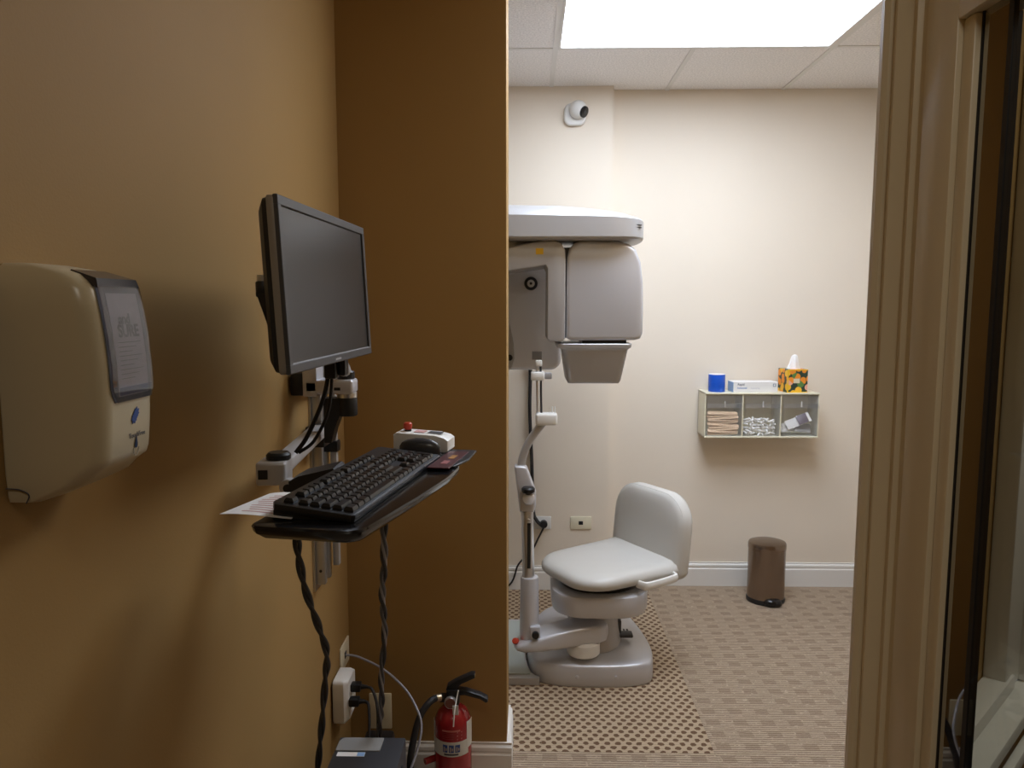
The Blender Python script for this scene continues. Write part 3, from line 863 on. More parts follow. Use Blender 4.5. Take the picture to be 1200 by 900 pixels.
mx.inputs[7].default_value = (0.02, 0.045, 0.03, 1)
nt.links.new(mx.outputs[2], p.inputs['Base Color'])
tm = Matrix.Translation((1.418, 4.035, zt)) @ Matrix.Rotation(rad(6), 4, 'Z')
obj('carton', box(new(), (-0.056, -0.056, 0), (0.056, 0.056, 0.122), 0.001, 1, M=tm), TXM, tb)
YEDGE = mat('yellow_print', (0.80, 0.48, 0.02), 0.5)
bm = new()
box(bm, (-0.0568, -0.0568, 0), (-0.050, -0.0555, 0.122), M=tm)
box(bm, (-0.0568, -0.0568, 0.117), (0.0568, -0.0555, 0.1225), M=tm)
box(bm, (-0.0568, -0.0568, 0.0), (0.0568, -0.0555, 0.004), M=tm)
obj('yellow_edge', bm, YEDGE, tb, smooth=False)
obj('print_badge', box(new(), (-0.022, -0.0572, 0.05), (0.012, -0.0558, 0.074), M=tm), mat('badge_print', (0.70, 0.62, 0.45), 0.5), tb)
rings = []
for i, (z, rx, ry, ox) in enumerate(((0.120, 0.032, 0.014, 0), (0.128, 0.028, 0.014, 0.0), (0.145, 0.022, 0.013, 0.002), (0.170, 0.017, 0.012, 0.003), (0.190, 0.013, 0.008, 0.004), (0.198, 0.006, 0.003, 0.006))):
    rings.append([(ox + rx * (1 + 0.35 * math.cos(5 * a_ + i * 0.3)) * math.cos(a_), ry * (1 + 0.35 * math.cos(5 * a_ + i * 0.3)) * math.sin(a_), z) for a_ in [2 * PI * q_ / 30 for q_ in range(30)]])
obj('tissue', loft(new(), rings, M=tm), COTTON, tb, ang=80)

# ------------------------------------------------------------------ pedal bin
tbn = thing('pedal_bin', 'small oval bronze steel pedal bin on the carpet', 'trash can', (1.27, 3.90, 0))
def oval(s, z, dx=0):
    return [(1.272 + 0.098 * s * math.cos(a_), 3.905 + 0.088 * s * math.sin(a_), z) for a_ in [2 * PI * i / 40 for i in range(40)]]
tilt = lambda rg: [(x, y, z - 0.012 * (x - 1.272) / 0.098) for x, y, z in rg]
obj('base_ring', loft(new(), [oval(0.97, 0.001), oval(1.015, 0.004), oval(1.02, 0.02), oval(1.0, 0.026)]), BLK, tbn)
obj('body', loft(new(), [oval(0.985, 0.02), oval(0.985, 0.295)]), BRONZE, tbn)
obj('lid_rim', loft(new(), [oval(1.0, 0.288), oval(1.005, 0.292), oval(1.005, 0.310), oval(0.985, 0.318)]), BRONZE, tbn)
obj('lid', loft(new(), [oval(0.985, 0.316), oval(0.96, 0.322), oval(0.8, 0.327), oval(0.4, 0.330)]), BRONZE, tbn)
obj('pedal', loft(new(), [[(1.285 + 0.048 * s * math.cos(a_), 3.822 + 0.030 * s * math.sin(a_), z) for a_ in [2 * PI * i / 24 for i in range(24)]] for s, z in ((0.9, 0.004), (1.0, 0.010), (0.95, 0.028), (0.75, 0.036), (0.4, 0.040))]), BLKG, tbn)

# ------------------------------------------------------------------ soap dispenser on the left wall
ds = thing('soap_dispenser', 'beige touch-free soap dispenser with smoked window on the tan wall', 'soap dispenser', (XL, 0.87, 1.35))
def dfront(z):
    return -0.467 - 0.010 * ((z - 1.475) / 0.11) ** 2
def dring(z, xf, y0, y1, r=0.022):
    w_, d_ = xf - XL, y1 - y0
    return [(x, y, z) for x, y in rrect(XL + w_ / 2, (y0 + y1) / 2, w_, d_, [r, 0.004, 0.004, r], 6)]
drs = [dring(1.352, -0.548, 0.812, 0.925, 0.012), dring(1.358, -0.528, 0.810, 0.927), dring(1.372, -0.498, 0.809, 0.928), dring(1.384, -0.486, 0.808, 0.928), dring(1.392, dfront(1.392) - 0.002, 0.808, 0.928)]
for i in range(9):
    z = 1.40 + 0.19 * i / 8
    drs.append(dring(z, dfront(z), 0.808, 0.928))
drs += [dring(1.600, -0.487, 0.811, 0.925), dring(1.607, -0.497, 0.815, 0.921), dring(1.614, -0.52, 0.82, 0.916), dring(1.619, -0.55, 0.828, 0.908, 0.012)]
obj('housing', loft(new(), drs), BEIGE, ds, ang=50)
bm = tube(new(), [(-0.560, 0.8085, 1.352), (-0.556, 0.8075, 1.362), (-0.566, 0.807, 1.368), (XL + 0.002, 0.807, 1.369)], 0.0007, 6, 5)
obj('drip_seam', bm, INK, ds)
def patch(ys, zs, off, th=0.0006):
    """thin curved plate following the dispenser front; ys(z) -> (y0, y1)"""
    f = []
    b_ = []
    for z in zs:
        y0, y1 = ys(z)
        f.append([(dfront(z) + off, y0 + (y1 - y0) * i / 6, z) for i in range(7)])
        b_.append([(dfront(z) + off - th, y0 + (y1 - y0) * i / 6, z) for i in range(7)])
    rings = [list(a_) + list(reversed(c_)) for a_, c_ in zip(f, b_)]
    return loft(new(), rings)
def win(z):
    t_ = max(0.0, (1.474 - z) / 0.012)
    return (0.826 + 0.008 * t_, 0.915 - 0.006 * t_)
zs = [1.462 + (1.594 - 1.462) * i / 16 for i in range(17)]
wd = obj('window_surround', patch(lambda z: (win(z)[0] - 0.0015, win(z)[1] + 0.0015), zs, 0.0006), DKGREY, ds)
obj('refill_pouch', patch(lambda z: (0.840, 0.906), [1.468 + 0.118 * i / 10 for i in range(11)], 0.0013), mat('grey_pouch', (0.50, 0.49, 0.47), 0.4, var=0.1, vscale=60), ds)
obj('pouch_band', patch(lambda z: (0.842, 0.905), [1.469, 1.472, 1.475, 1.478], 0.0016), mat('pouch_blue', (0.08, 0.09, 0.16), 0.4), ds)
PI_ = mat('pouch_ink', (0.12, 0.12, 0.13), 0.6)
def front_frame(y, z, off):
    return frame((dfront(z) + off, y, z), (0, 1, 0), (1, 0, 0.15 * (z - 1.475) / 0.11))
text('pouch_text', 'and', 0.017, front_frame(0.868, 1.556, 0.0020), PI_, ds, bold=0.0004)
text('pouch_text', 'SURE', 0.020, front_frame(0.873, 1.542, 0.0020), PI_, ds, bold=0.0006)
bm = new()
for i in range(9):
    z = 1.530 - i * 0.0052
    bm2 = patch(lambda zz: (0.848, 0.897 - 0.01 * (i % 3)), [z, z - 0.0009], 0.0017)
    me_ = bpy.data.meshes.new('t')
    bm2.to_mesh(me_)
    bm.from_mesh(me_)
    bm2.free()
obj('pouch_lines', bm, PI_, ds, smooth=False)
obj('smoked_window', patch(win, zs, 0.0034, 0.0008), SMOKE, ds)
obj('window_cap', loft(new(), [[(dfront(1.592) + 0.0030, y, 1.593) for y in (0.826, 0.915)] + [(-0.52, 0.915, 1.593), (-0.52, 0.826, 1.593)], [(-0.478, 0.828, 1.6025), (-0.478, 0.913, 1.6025), (-0.510, 0.905, 1.6125), (-0.510, 0.836, 1.6125)]]), mat('smoke_plastic', (0.03, 0.027, 0.03), 0.15), ds)
# blue splash badge, lettering and the drop mark
LM = front_frame(0.875, 1.442, 0.0008)
sp = []
for i in range(26):
    a_ = 2 * PI * i / 26
    rr = 0.0085 * (1.0 if i % 2 else 0.72) * (1 + 0.35 * math.cos(2 * (a_ - 0.9)))
    sp.append((rr * math.cos(a_), rr * math.sin(a_)))
obj('splash_badge', prism(new(), sp, -0.0003, 0.0003, M=LM), INKB, ds, smooth=False)
text('touchfree_text', 'TouchFree', 0.0085, front_frame(0.880, 1.4185, 0.0009), mat('grey_ink', (0.12, 0.12, 0.14), 0.6), ds)
dp = [(0, 0.009), (0.0012, 0.004), (0.0028, -0.001), (0.0030, -0.004), (0.0015, -0.0065), (-0.0015, -0.0065), (-0.0030, -0.004), (-0.0028, -0.001), (-0.0012, 0.004)]
obj('drop_mark', prism(new(), dp, -0.0003, 0.0003, M=front_frame(0.879, 1.409, 0.0009)), mat('navy_ink', (0.01, 0.03, 0.08), 0.5), ds, smooth=False)
hp_ = [(-0.006, 0.004), (-0.005, -0.002), (-0.002, -0.006), (0.003, -0.006), (0.006, -0.001), (0.007, 0.004), (0.006, 0.004), (0.005, 0.0), (0.0025, -0.005), (-0.0015, -0.005), (-0.004, -0.001), (-0.005, 0.004)]
obj('hand_mark', prism(new(), hp_, -0.0003, 0.0003, M=front_frame(0.880, 1.3985, 0.0006)), mat('pale_hand_ink', (0.42, 0.38, 0.30), 0.6), ds, smooth=False)

# ------------------------------------------------------------------ monitor
mn = thing('monitor', 'switched-off widescreen monitor with grey bezel on the wall arm', 'monitor', (-0.36, 1.384, 1.46))
MM = Matrix.Translation((-0.358, 1.384, 1.602)) @ Matrix.Rotation(rad(88.03), 4, 'Z') @ Matrix.Rotation(rad(-2.68), 4, 'X')
w2_, h2_ = 0.255, 0.1355
bzm = mat('grey_bezel', (0.055, 0.056, 0.06), 0.38, spec=0.5)
bm = new()
bw = 0.0155
for lo, hi in (((-w2_, 0, h2_ - bw), (w2_, 0.008, h2_)), ((-w2_, 0, -h2_), (w2_, 0.008, -h2_ + bw)), ((-w2_, 0, -h2_ + bw - 0.002), (-w2_ + bw, 0.008, h2_ - bw + 0.002)), ((w2_ - bw, 0, -h2_ + bw - 0.002), (w2_, 0.008, h2_ - bw + 0.002))):
    box(bm, lo, hi, 0.0015, 1, M=MM)
obj('bezel', bm, bzm, mn, smooth=True)
obj('screen', box(new(), (-w2_ + bw - 0.001, 0.0035, -h2_ + bw - 0.001), (w2_ - bw + 0.001, 0.007, h2_ - bw + 0.001), M=MM), SCREEN, mn, smooth=False)
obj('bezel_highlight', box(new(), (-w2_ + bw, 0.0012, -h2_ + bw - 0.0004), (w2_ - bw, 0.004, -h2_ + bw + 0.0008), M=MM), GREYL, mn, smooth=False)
rr2 = rrect(0, 0, 2 * w2_, 2 * h2_, 0.008, 4)
MB_ = MM @ Matrix.Rotation(rad(90), 4, 'X')          # local z -> -y
obj('side_band', prism(new(), rr2, -0.018, -0.006, 0.001, M=MB_), mat('silver_side', (0.30, 0.28, 0.25), 0.4, metal=0.3), mn)
rgs = []
for s, d_ in ((0.004, -0.017), (0.006, -0.026), (0.03, -0.036), (0.12, -0.050)):
    rgs.append([(x, y, d_) for x, y in rrect(0, 0, 2 * w2_ - s, 2 * h2_ - s, 0.012, 4)])
obj('back_cover', loft(new(), rgs, M=MB_), BLK, mn, ang=30)
obj('brand_strip', box(new(), (-0.018, -0.0004, -h2_ + 0.005), (0.018, 0.002, -h2_ + 0.0085), M=MM), GREYL, mn, smooth=False)

# ------------------------------------------------------------------ wall mount: rail, arms, tray
wm = thing('workstation_mount', 'aluminium wall rail with monitor arm and black keyboard tray arm', 'wall mount', (-0.56, 1.98, 0.80))
bm = box(new(), (XL, 1.962, 0.795), (-0.577, 2.06, 1.72))
box(bm, (-0.577, 1.972, 0.812), (-0.552, 1.992, 1.71), 0.002)
box(bm, (-0.577, 2.022, 0.812), (-0.552, 2.042, 1.71), 0.002)
box(bm, (-0.577, 1.99, 0.812), (-0.570, 2.024, 1.71))
obj('rail', bm, ALU, wm)
obj('rail_screw', cyl(new(), (-0.564, 1.9725, 0.85), (-0.564, 1.970, 0.85), 0.004, n=12), GRAPH, wm)
obj('cable_cover', box(new(), (-0.546, 2.03, 0.845), (-0.528, 2.05, 1.68), 0.003), SILVD, wm)
obj('cover_bracket', box(new(), (-0.575, 2.02, 1.17), (-0.522, 2.055, 1.20), 0.003), BLK, wm)
obj('cover_bracket', box(new(), (-0.575, 2.02, 0.985), (-0.522, 2.055, 1.005), 0.003), BLK, wm)
# monitor arm
obj('rail_clamp', box(new(), (-0.578, 1.80, 1.352), (-0.545, 1.975, 1.408), 0.005), BLK, wm)
ml = obj('lower_link', box(box(new(), (-0.546, 1.80, 1.356), (-0.425, 1.862, 1.392), 0.008, 3), (-0.548, 1.80, 1.35), (-0.512, 1.862, 1.45), 0.004), SILV, wm)
obj('link_slot', box(new(), (-0.470, 1.7985, 1.366), (-0.455, 1.801, 1.373)), BLK, ml)
obj('joint_knob', lathe(new(), [(0.018, 1.39), (0.022, 1.394), (0.022, 1.408), (0.018, 1.412)], 22, Matrix.Translation((-0.448, 1.83, 0))), BLK, wm)
obj('joint_ring', cyl(new(), (-0.446, 1.83, 1.346), (-0.446, 1.83, 1.358), 0.024, n=24), CHROME, wm)
obj('joint_body', cyl(new(), (-0.446, 1.83, 1.300), (-0.446, 1.83, 1.347), 0.0245, n=24, bev=0.004), BLK, wm)
bm = loft(new(), [[(x, y, z) for x, y in ((-0.50, 1.81), (xr, 1.81), (xr, 1.85), (-0.50, 1.85))] for z, xr in ((1.235, -0.483), (1.27, -0.474), (1.30, -0.462), (1.345, -0.44))])
obj('joint_taper', bm, BLK, wm)
obj('upper_link', tube(new(), [(-0.447, 1.83, 1.40), (-0.452, 1.75, 1.47), (-0.45, 1.60, 1.56), (-0.44, 1.45, 1.60)], 0.016, 12, 5), SILVD, wm)
obj('mount_plate', box(new(), (-0.06, 0.0505, -0.06), (0.06, 0.060, 0.06), 0.003, M=MM), BLK, wm)
obj('tilt_head', box(new(), (-0.03, 0.060, -0.03), (0.03, 0.095, 0.03), 0.006, M=MM), BLK, wm)
obj('tilt_strut', loft(new(), [[(-0.437 + dx, 1.235 + dy, 1.592) for dx, dy in ((-0.008, -0.008), (0.008, -0.008), (0.008, 0.008), (-0.008, 0.008))], [(-0.437 + dx, 1.32 + dy, 1.50) for dx, dy in ((-0.008, -0.008), (0.008, -0.008), (0.008, 0.008), (-0.008, 0.008))]]), BLK, wm)
obj('tilt_knob', cyl(new(), (-0.440, 1.25, 1.585), (-0.440, 1.25, 1.612), 0.013, n=16, bev=0.003), BLK, wm)
obj('tilt_knob_cap', cyl(new(), (-0.440, 1.25, 1.612), (-0.440, 1.25, 1.622), 0.010, n=16), ALU, wm)
# tray arm
obj('rail_clamp', box(new(), (-0.575, 1.90, 1.205), (-0.525, 1.965, 1.26), 0.005), BLK, wm)
al = frame((-0.50, 1.45, 1.245), Vector((-0.545, 1.93, 0)) - Vector((-0.50, 1.45, 0)), (0, 0, 1))
tl = obj('tray_link', box(box(new(), (-0.035, -0.028, -0.022), (0.03, 0.030, 0.024), 0.006, 3, M=al), (0.0, -0.020, -0.014), (0.48, 0.022, 0.016), 0.006, 3, M=al), SILVD, wm)
obj('link_slot', box(new(), (-0.037, 0.006, -0.008), (-0.033, 0.024, 0.010), M=al), BLK, tl)
obj('link_knob', lathe(new(), [(0.020, 1.266), (0.024, 1.270), (0.024, 1.278), (0.019, 1.283)], 22, Matrix.Translation((-0.494, 1.455, 0))), BLK, wm)
obj('link_bolt', cyl(new(), (-0.462, 1.428, 1.222), (-0.462, 1.405, 1.222), 0.017, n=22, bev=0.003), SILVD, wm)
obj('bolt_cap', cyl(new(), (-0.462, 1.406, 1.222), (-0.462, 1.402, 1.222), 0.008, n=16), BLK, wm)
bm = loft(new(), [[(-0.455, y, 1.205), (-0.36, y, 1.215), (-0.36, y, 1.25), (-0.372, y, 1.262), (-0.44, y, 1.246), (-0.458, y, 1.236)] for y in (1.40, 1.47)])
obj('tray_bracket', bm, BLK, wm)
# tray: local l along its length, w towards the user
LD = Vector((0.16, 0.987, 0)).normalized()
MT = frame((-0.41, 1.06, 0), LD, (0, 0, 1))
def TP(l, w, z):
    return (l, -w, z)
tp = [(0.000, 0.012), (0.012, 0.0), (0.55, 0.0), (0.56, 0.012), (0.56, 0.13), (0.52, 0.185), (0.44, 0.206), (0.36, 0.208), (0.2, 0.195), (0.03, 0.176), (0.012, 0.172), (0.0, 0.155)]
rings = []
for s, z in ((0.035, 1.226), (0.012, 1.231), (0.002, 1.240), (0.0, 1.248), (0.002, 1.2515), (0.008, 1.2525)):
    cx_, cy_ = 0.28, 0.10
    rings.append([(cx_ + (l - cx_) * (1 - s / 0.28), -(cy_ + (w - cy_) * (1 - s / 0.10)), z) for l, w in tp])
obj('keyboard_tray', loft(new(), rings, M=MT), BLKG, wm, ang=40)
ZT = 1.2525

# ------------------------------------------------------------------ keyboard
kb = thing('keyboard', 'black full-size keyboard on the wall-mounted tray', 'keyboard', tuple(MT @ Vector((0.27, -0.08, ZT))))
kl0, kl1, kw0, kw1 = 0.035, 0.495, 0.016, 0.150
tiltk = 5.5
MK = MT @ Matrix.Translation((kl0, -kw1, ZT)) @ Matrix.Rotation(rad(tiltk), 4, 'X')     # origin: front left corner, +y towards the wall
bm = prism(new(), [(0.004, 0), (0.456, 0), (0.460, 0.004), (0.460, 0.126), (0.452, 0.134), (0.012, 0.134), (0.0, 0.126), (0.0, 0.004)], 0.0005, 0.0125, 0.002, 2, M=MK)
# wedge under the rear
loft(bm, [[(x, 0.005, 0.001), (x, 0.130, 0.001), (x, 0.130, -0.0120)] for x in (0.006, 0.454)], M=MK)
obj('keyboard_body', bm, BLK, kb)
obj('front_edge', box(new(), (0.004, -0.0012, 0.006), (0.456, 0.001, 0.0118), 0.0006, 1, M=MK), mat('slate_gloss', (0.05, 0.055, 0.07), 0.2), kb)
KEYM = mat('key_black', (0.012, 0.012, 0.013), 0.3, spec=0.5)
kcache = {}
u = 0.0189
def key(l, w, wu, hu=1.0):
    wd_, hd_ = wu * u - 0.0025, hu * u * 0.97 - 0.0025
    if (wu, hu) not in kcache:
        t0 = new()
        loft(t0, [[(x, y, z) for x, y in ((-wd_ / 2 + s, -hd_ / 2 + s * 1.6), (wd_ / 2 - s, -hd_ / 2 + s * 1.6), (wd_ / 2 - s, hd_ / 2 - s * 1.6), (-wd_ / 2 + s, hd_ / 2 - s * 1.6))] for s, z in ((0, 0), (0.0002, 0.003), (0.0018, 0.0072))])
        R3 = MK.to_3x3().to_4x4()
        bmesh.ops.transform(t0, matrix=R3, verts=t0.verts)
        me_ = bpy.data.meshes.new('key')
        t0.to_mesh(me_)
        t0.free()
        me_.materials.append(KEYM)
        kcache[(wu, hu)] = me_
    o = bpy.data.objects.new('key', kcache[(wu, hu)])
    COL.objects.link(o)
    o.location = MK @ Vector((l, w, 0.0124))
    link_parent(o, kb)
rowy = [0.014, 0.032, 0.050, 0.068, 0.086, 0.110]
def lay(row, start, widths, gap=0.0):
    x = start
    for wv in widths:
        if wv > 0:
            key(x + wv * u / 2, rowy[row], wv)
        x += abs(wv) * u
x0 = 0.012
lay(0, x0, [1.25, 1.25, 1.25, 6.25, 1.25, 1.25, 1.25, 1.25])
lay(1, x0, [2.25] + [1] * 10 + [2.75])
lay(2, x0, [1.75] + [1] * 11 + [2.25])
lay(3, x0, [1.5] + [1] * 12 + [1.5])
lay(4, x0, [1] * 13 + [2])
lay(5, x0, [1, -1, 1, 1, 1, 1, -0.5, 1, 1, 1, 1, -0.5, 1, 1, 1, 1])
x1 = x0 + 15.15 * u
lay(0, x1, [1, 1, 1])
lay(1, x1, [-1, 1])
lay(3, x1, [1, 1, 1])
lay(4, x1, [1, 1, 1])
lay(5, x1, [1, 1, 1])
x2 = x1 + 3.15 * u
lay(0, x2, [2, 1])
lay(1, x2, [1, 1, 1])
lay(2, x2, [1, 1, 1, 1])
lay(3, x2, [1, 1, 1])
lay(4, x2, [1, 1, 1, 1])
key(x2 + 3.5 * u, (rowy[0] + rowy[1]) / 2, 1, 2.0)

# things on the tray
def tray_thing(name, bm, m, label, cat):
    return tag(obj(name, bm, m), label, cat)
pad = tray_thing('mouse_pad', prism(new(), [(x, y) for x, y in [(0.40, -0.152), (0.43, -0.200), (0.50, -0.212), (0.592, -0.206), (0.595, -0.02), (0.50, -0.01), (0.4985, -0.152)]], ZT + 0.0003, ZT + 0.005, 0.001, 1, M=MT), BLK, 'thin black mouse pad board at the far end of the tray', 'mouse pad')
bk = thing('booklet', 'dark maroon folded leaflet on the mouse pad', 'leaflet', tuple(MT @ Vector((0.42, -0.18, ZT + 0.005))))
obj('cover', box(new(), (0.395, -0.197, ZT + 0.0052), (0.560, -0.1535, ZT + 0.0075), 0.0005, 1, M=MT), MAROON, bk)
obj('gold_print', box(new(), (0.48, -0.184, ZT + 0.0074), (0.515, -0.172, ZT + 0.0079), M=MT), mat('gold_ink', (0.35, 0.16, 0.03), 0.5), bk)
obj('pink_print', box(new(), (0.43, -0.183, ZT + 0.0074), (0.46, -0.170, ZT + 0.0079), M=MT), mat('pink_ink', (0.30, 0.10, 0.10), 0.5), bk)
ms = thing('mouse', 'dark grey computer mouse between the keyboard and the white control box', 'mouse', tuple(MT @ Vector((0.51, -0.09, ZT + 0.005))))
def ell(s, z):
    return [(0.517 + 0.016 * s * math.cos(a_), -0.101 + 0.046 * s * math.sin(a_), z) for a_ in [2 * PI * i / 28 for i in range(28)]]
z5 = ZT + 0.005
obj('mouse_body', loft(new(), [ell(0.92, z5), ell(1.0, z5 + 0.006), ell(0.97, z5 + 0.018), ell(0.85, z5 + 0.027), ell(0.58, z5 + 0.033), ell(0.2, z5 + 0.036)], M=MT), mat('mouse_grey', (0.05, 0.05, 0.055), 0.25), ms, ang=60)
obj('mouse_sole', loft(new(), [ell(0.97, z5), ell(1.04, z5 + 0.003), ell(1.02, z5 + 0.005)], M=MT), BLK, ms)
cbx = thing('exposure_control', 'white hand-control box with red button on the keyboard tray', 'control box', (-0.22, 1.60, z5))
MX = frame((-0.164, 1.621, z5), Vector((-1, 0.16, 0)), (0, 0, 1))      # local x from the right end to the left
prof = [(0.0, 0.004), (0.004, 0.0), (0.11, 0.0), (0.122, 0.004), (0.122, 0.036), (0.115, 0.041), (0.03, 0.037), (0.008, 0.032), (0.0, 0.026)]
MXY = MX @ Matrix.Rotation(rad(90), 4, 'X')
bm = prism(new(), prof, -0.045, 0.015, 0.003, 2, M=MXY)
obj('control_body', bm, WPL, cbx, ang=30)
obj('red_button', lathe(new(), [(0.006, 0.036), (0.0065, 0.042), (0.0085, 0.0435), (0.0095, 0.047), (0.0095, 0.054), (0.007, 0.057)], 20, MX @ Matrix.Translation((0.098, 0.015, 0.002))), REDB, cbx)
obj('button_collar', lathe(new(), [(0.008, 0.036), (0.008, 0.042)], 20, MX @ Matrix.Translation((0.098, 0.015, 0.0015))), BLK, cbx)
tk = MX @ Matrix.Rotation(rad(-2.7), 4, 'Y')
obj('red_label', box(new(), (0.060, 0.0, 0.0385), (0.083, 0.028, 0.0394), M=MX @ Matrix.Translation((0, 0, 0.0)) @ Matrix.Rotation(rad(-2.7), 4, 'Y') @ Matrix.Translation((0, 0, -0.0025))), INKR, cbx)
obj('display', box(new(), (0.022, 0.0, 0.0360), (0.052, 0.026, 0.0368), M=MX @ Matrix.Rotation(rad(-2.7), 4, 'Y')), DKGREY, cbx)
# paper slip under the keyboard's near end
pp = thing('paper_slip', 'printed white paper slip sticking out from under the keyboard', 'paper', tuple(MT @ Vector((0.06, 0.02, ZT))))
pq = [Vector((-0.463, 1.092, 1.258)), Vector((-0.352, 1.085, 1.2532)), Vector((-0.366, 1.235, 1.2532)), Vector((-0.432, 1.222, 1.2565))]
def pgrid(s, t_):
    return (pq[0] * (1 - s) + pq[1] * s) * (1 - t_) + (pq[3] * (1 - s) + pq[2] * s) * t_
rings = []
for i in range(9):
    s = i / 8
    up = 0.004 * math.sin(s * PI) * (1 - s) 
    rings.append([pgrid(s, t_ / 6) + Vector((0, 0, up + 0.0022)) for t_ in range(7)] + [pgrid(s, (6 - t_) / 6) + Vector((0, 0, up + 0.0018)) for t_ in range(7)])
obj('sheet', loft(new(), rings), PAPER, pp, ang=60)
bm = new()
r = random.Random(11)
for i in range(9):
    t_ = 0.12 + 0.085 * i
    s0, s1 = 0.18 + r.uniform(0, 0.12), 0.55 + r.uniform(0, 0.3)
    a0, a1 = pgrid(s0, t_), pgrid(s1, t_)
    def upz(s):
        return 0.004 * math.sin(s * PI) * (1 - s) + 0.0026
    n_ = 5
    pts = [pgrid(s0 + (s1 - s0) * q_ / n_, t_) + Vector((0, 0, upz(s0 + (s1 - s0) * q_ / n_))) for q_ in range(n_ + 1)]
    d_ = (pq[3] - pq[0]).normalized() * 0.0016
    loft(bm, [[p_ - d_, p_ + d_, p_ + d_ + Vector((0, 0, 0.0002)), p_ - d_ + Vector((0, 0, 0.0002))] for p_ in pts])
obj('print_lines', bm, INKR, pp, smooth=False)

# ------------------------------------------------------------------ cords of the workstation
def cordobj(name, bm, m, label, cat='cord'):
    return tag(obj(name, bm, m, ang=60), label, cat)
mcab = [(-0.398, 1.50, 1.475), (-0.402, 1.50, 1.438), (-0.416, 1.50, 1.379), (-0.452, 1.51, 1.305), (-0.474, 1.50, 1.272)]
mcab2 = [(-0.392, 1.50, 1.475), (-0.395, 1.50, 1.438), (-0.404, 1.50, 1.361), (-0.438, 1.51, 1.296), (-0.468, 1.50, 1.272)]
mcb = thing('monitor_cables', 'two black cables dropping from the monitor to the tray arm', 'cord', (-0.43, 1.5, 1.27))
obj('cable', tube(new(), mcab, 0.0045, 8, 8), RUB, mcb)
obj('cable', tube(new(), mcab2, 0.0035, 8, 8), RUB, mcb)
obj('connector', box(new(), (-0.408, 1.485, 1.425), (-0.384, 1.515, 1.475), 0.004), BLK, mcb)
obj('connector', box(new(), (-0.384, 1.50, 1.43), (-0.368, 1.53, 1.48), 0.004), BLK, mcb)
c1 = [(-0.398, 1.25, 1.222), (-0.398, 1.25, 1.192), (-0.405, 1.28, 1.133), (-0.41, 1.33, 1.051), (-0.41, 1.40, 0.955), (-0.41, 1.46, 0.865), (-0.432, 1.52, 0.77), (-0.465, 1.60, 0.626), (-0.500, 1.68, 0.477), (-0.535, 1.75, 0.30), (-0.54, 1.76, 0.02)]
t1c = thing('twisted_cord', 'pair of black cables twisting down the left wall from the tray', 'cord', (-0.54, 1.76, 0.01))
for ph in (0, PI):
    obj('cable', tube(new(), twist(c1, 6.5, 0.0042, ph, 10), 0.0042, 8, 0), RUB, t1c)
c2 = [(-0.276, 1.40, 1.222), (-0.276, 1.40, 1.164), (-0.297, 1.50, 1.041), (-0.322, 1.60, 0.927), (-0.338, 1.70, 0.803), (-0.368, 1.80, 0.646), (-0.39, 1.90, 0.498), (-0.418, 1.99, 0.36), (-0.42, 2.0, 0.15), (-0.42, 2.0, 0.02)]
t2c = thing('twisted_cord', 'black and grey cables twisted together hanging before the brown wall', 'cord', (-0.42, 2.0, 0.01))
obj('cable', tube(new(), twist(c2, 8, 0.0045, 0, 10), 0.0045, 8, 0), RUB, t2c)
obj('cable', tube(new(), twist(c2, 8, 0.0045, PI, 10), 0.0042, 8, 0), GRAPH, t2c)
obj('cable', tube(new(), twist(c2, 8, 0.0030, PI / 2, 10), 0.0035, 8, 0), GREYC, t2c)

# ------------------------------------------------------------------ sockets in the corner
wall_plate('data_plate', (XL, 2.265, 0.470), 0.105, 0.082, 'ivory data plate near the corner with a grey cable', IVORY, (0.010, 0.010, DKGREY), 'y')
cordobj('network_cable', tube(new(), [(-0.574, 2.262, 0.470), (-0.55, 2.255, 0.472), (-0.516, 2.24, 0.469), (-0.442, 2.20, 0.454), (-0.368, 2.15, 0.418), (-0.325, 2.10, 0.381), (-0.310, 2.075, 0.345), (-0.318, 2.05, 0.29), (-0.342, 2.01, 0.22), (-0.36, 1.97, 0.12), (-0.36, 1.97, 0.01)], 0.0035, 8, 8), GREYC, 'thin grey network cable arching from the data plate to the floor')
wall_plate('power_outlet', (XL, 2.165, 0.385), 0.09, 0.115, 'white outlet plate behind the white plug adapter', WPL, None, 'y')
ad = thing('plug_adapter', 'white multi-plug adapter on the left wall with two black plugs', 'adapter', (-0.55, 2.155, 0.33))
bm = loft(new(), [[(-0.5765, y, z) for y, z in rrect(2.155, 0.395, 0.10, 0.135, 0.012, 3)], [(-0.545, y, z) for y, z in rrect(2.155, 0.395, 0.10, 0.135, 0.012, 3)], [(-0.532, y, z) for y, z in rrect(2.158, 0.398, 0.085, 0.12, 0.010, 3)]])
obj('adapter_body', bm, WPL, ad)
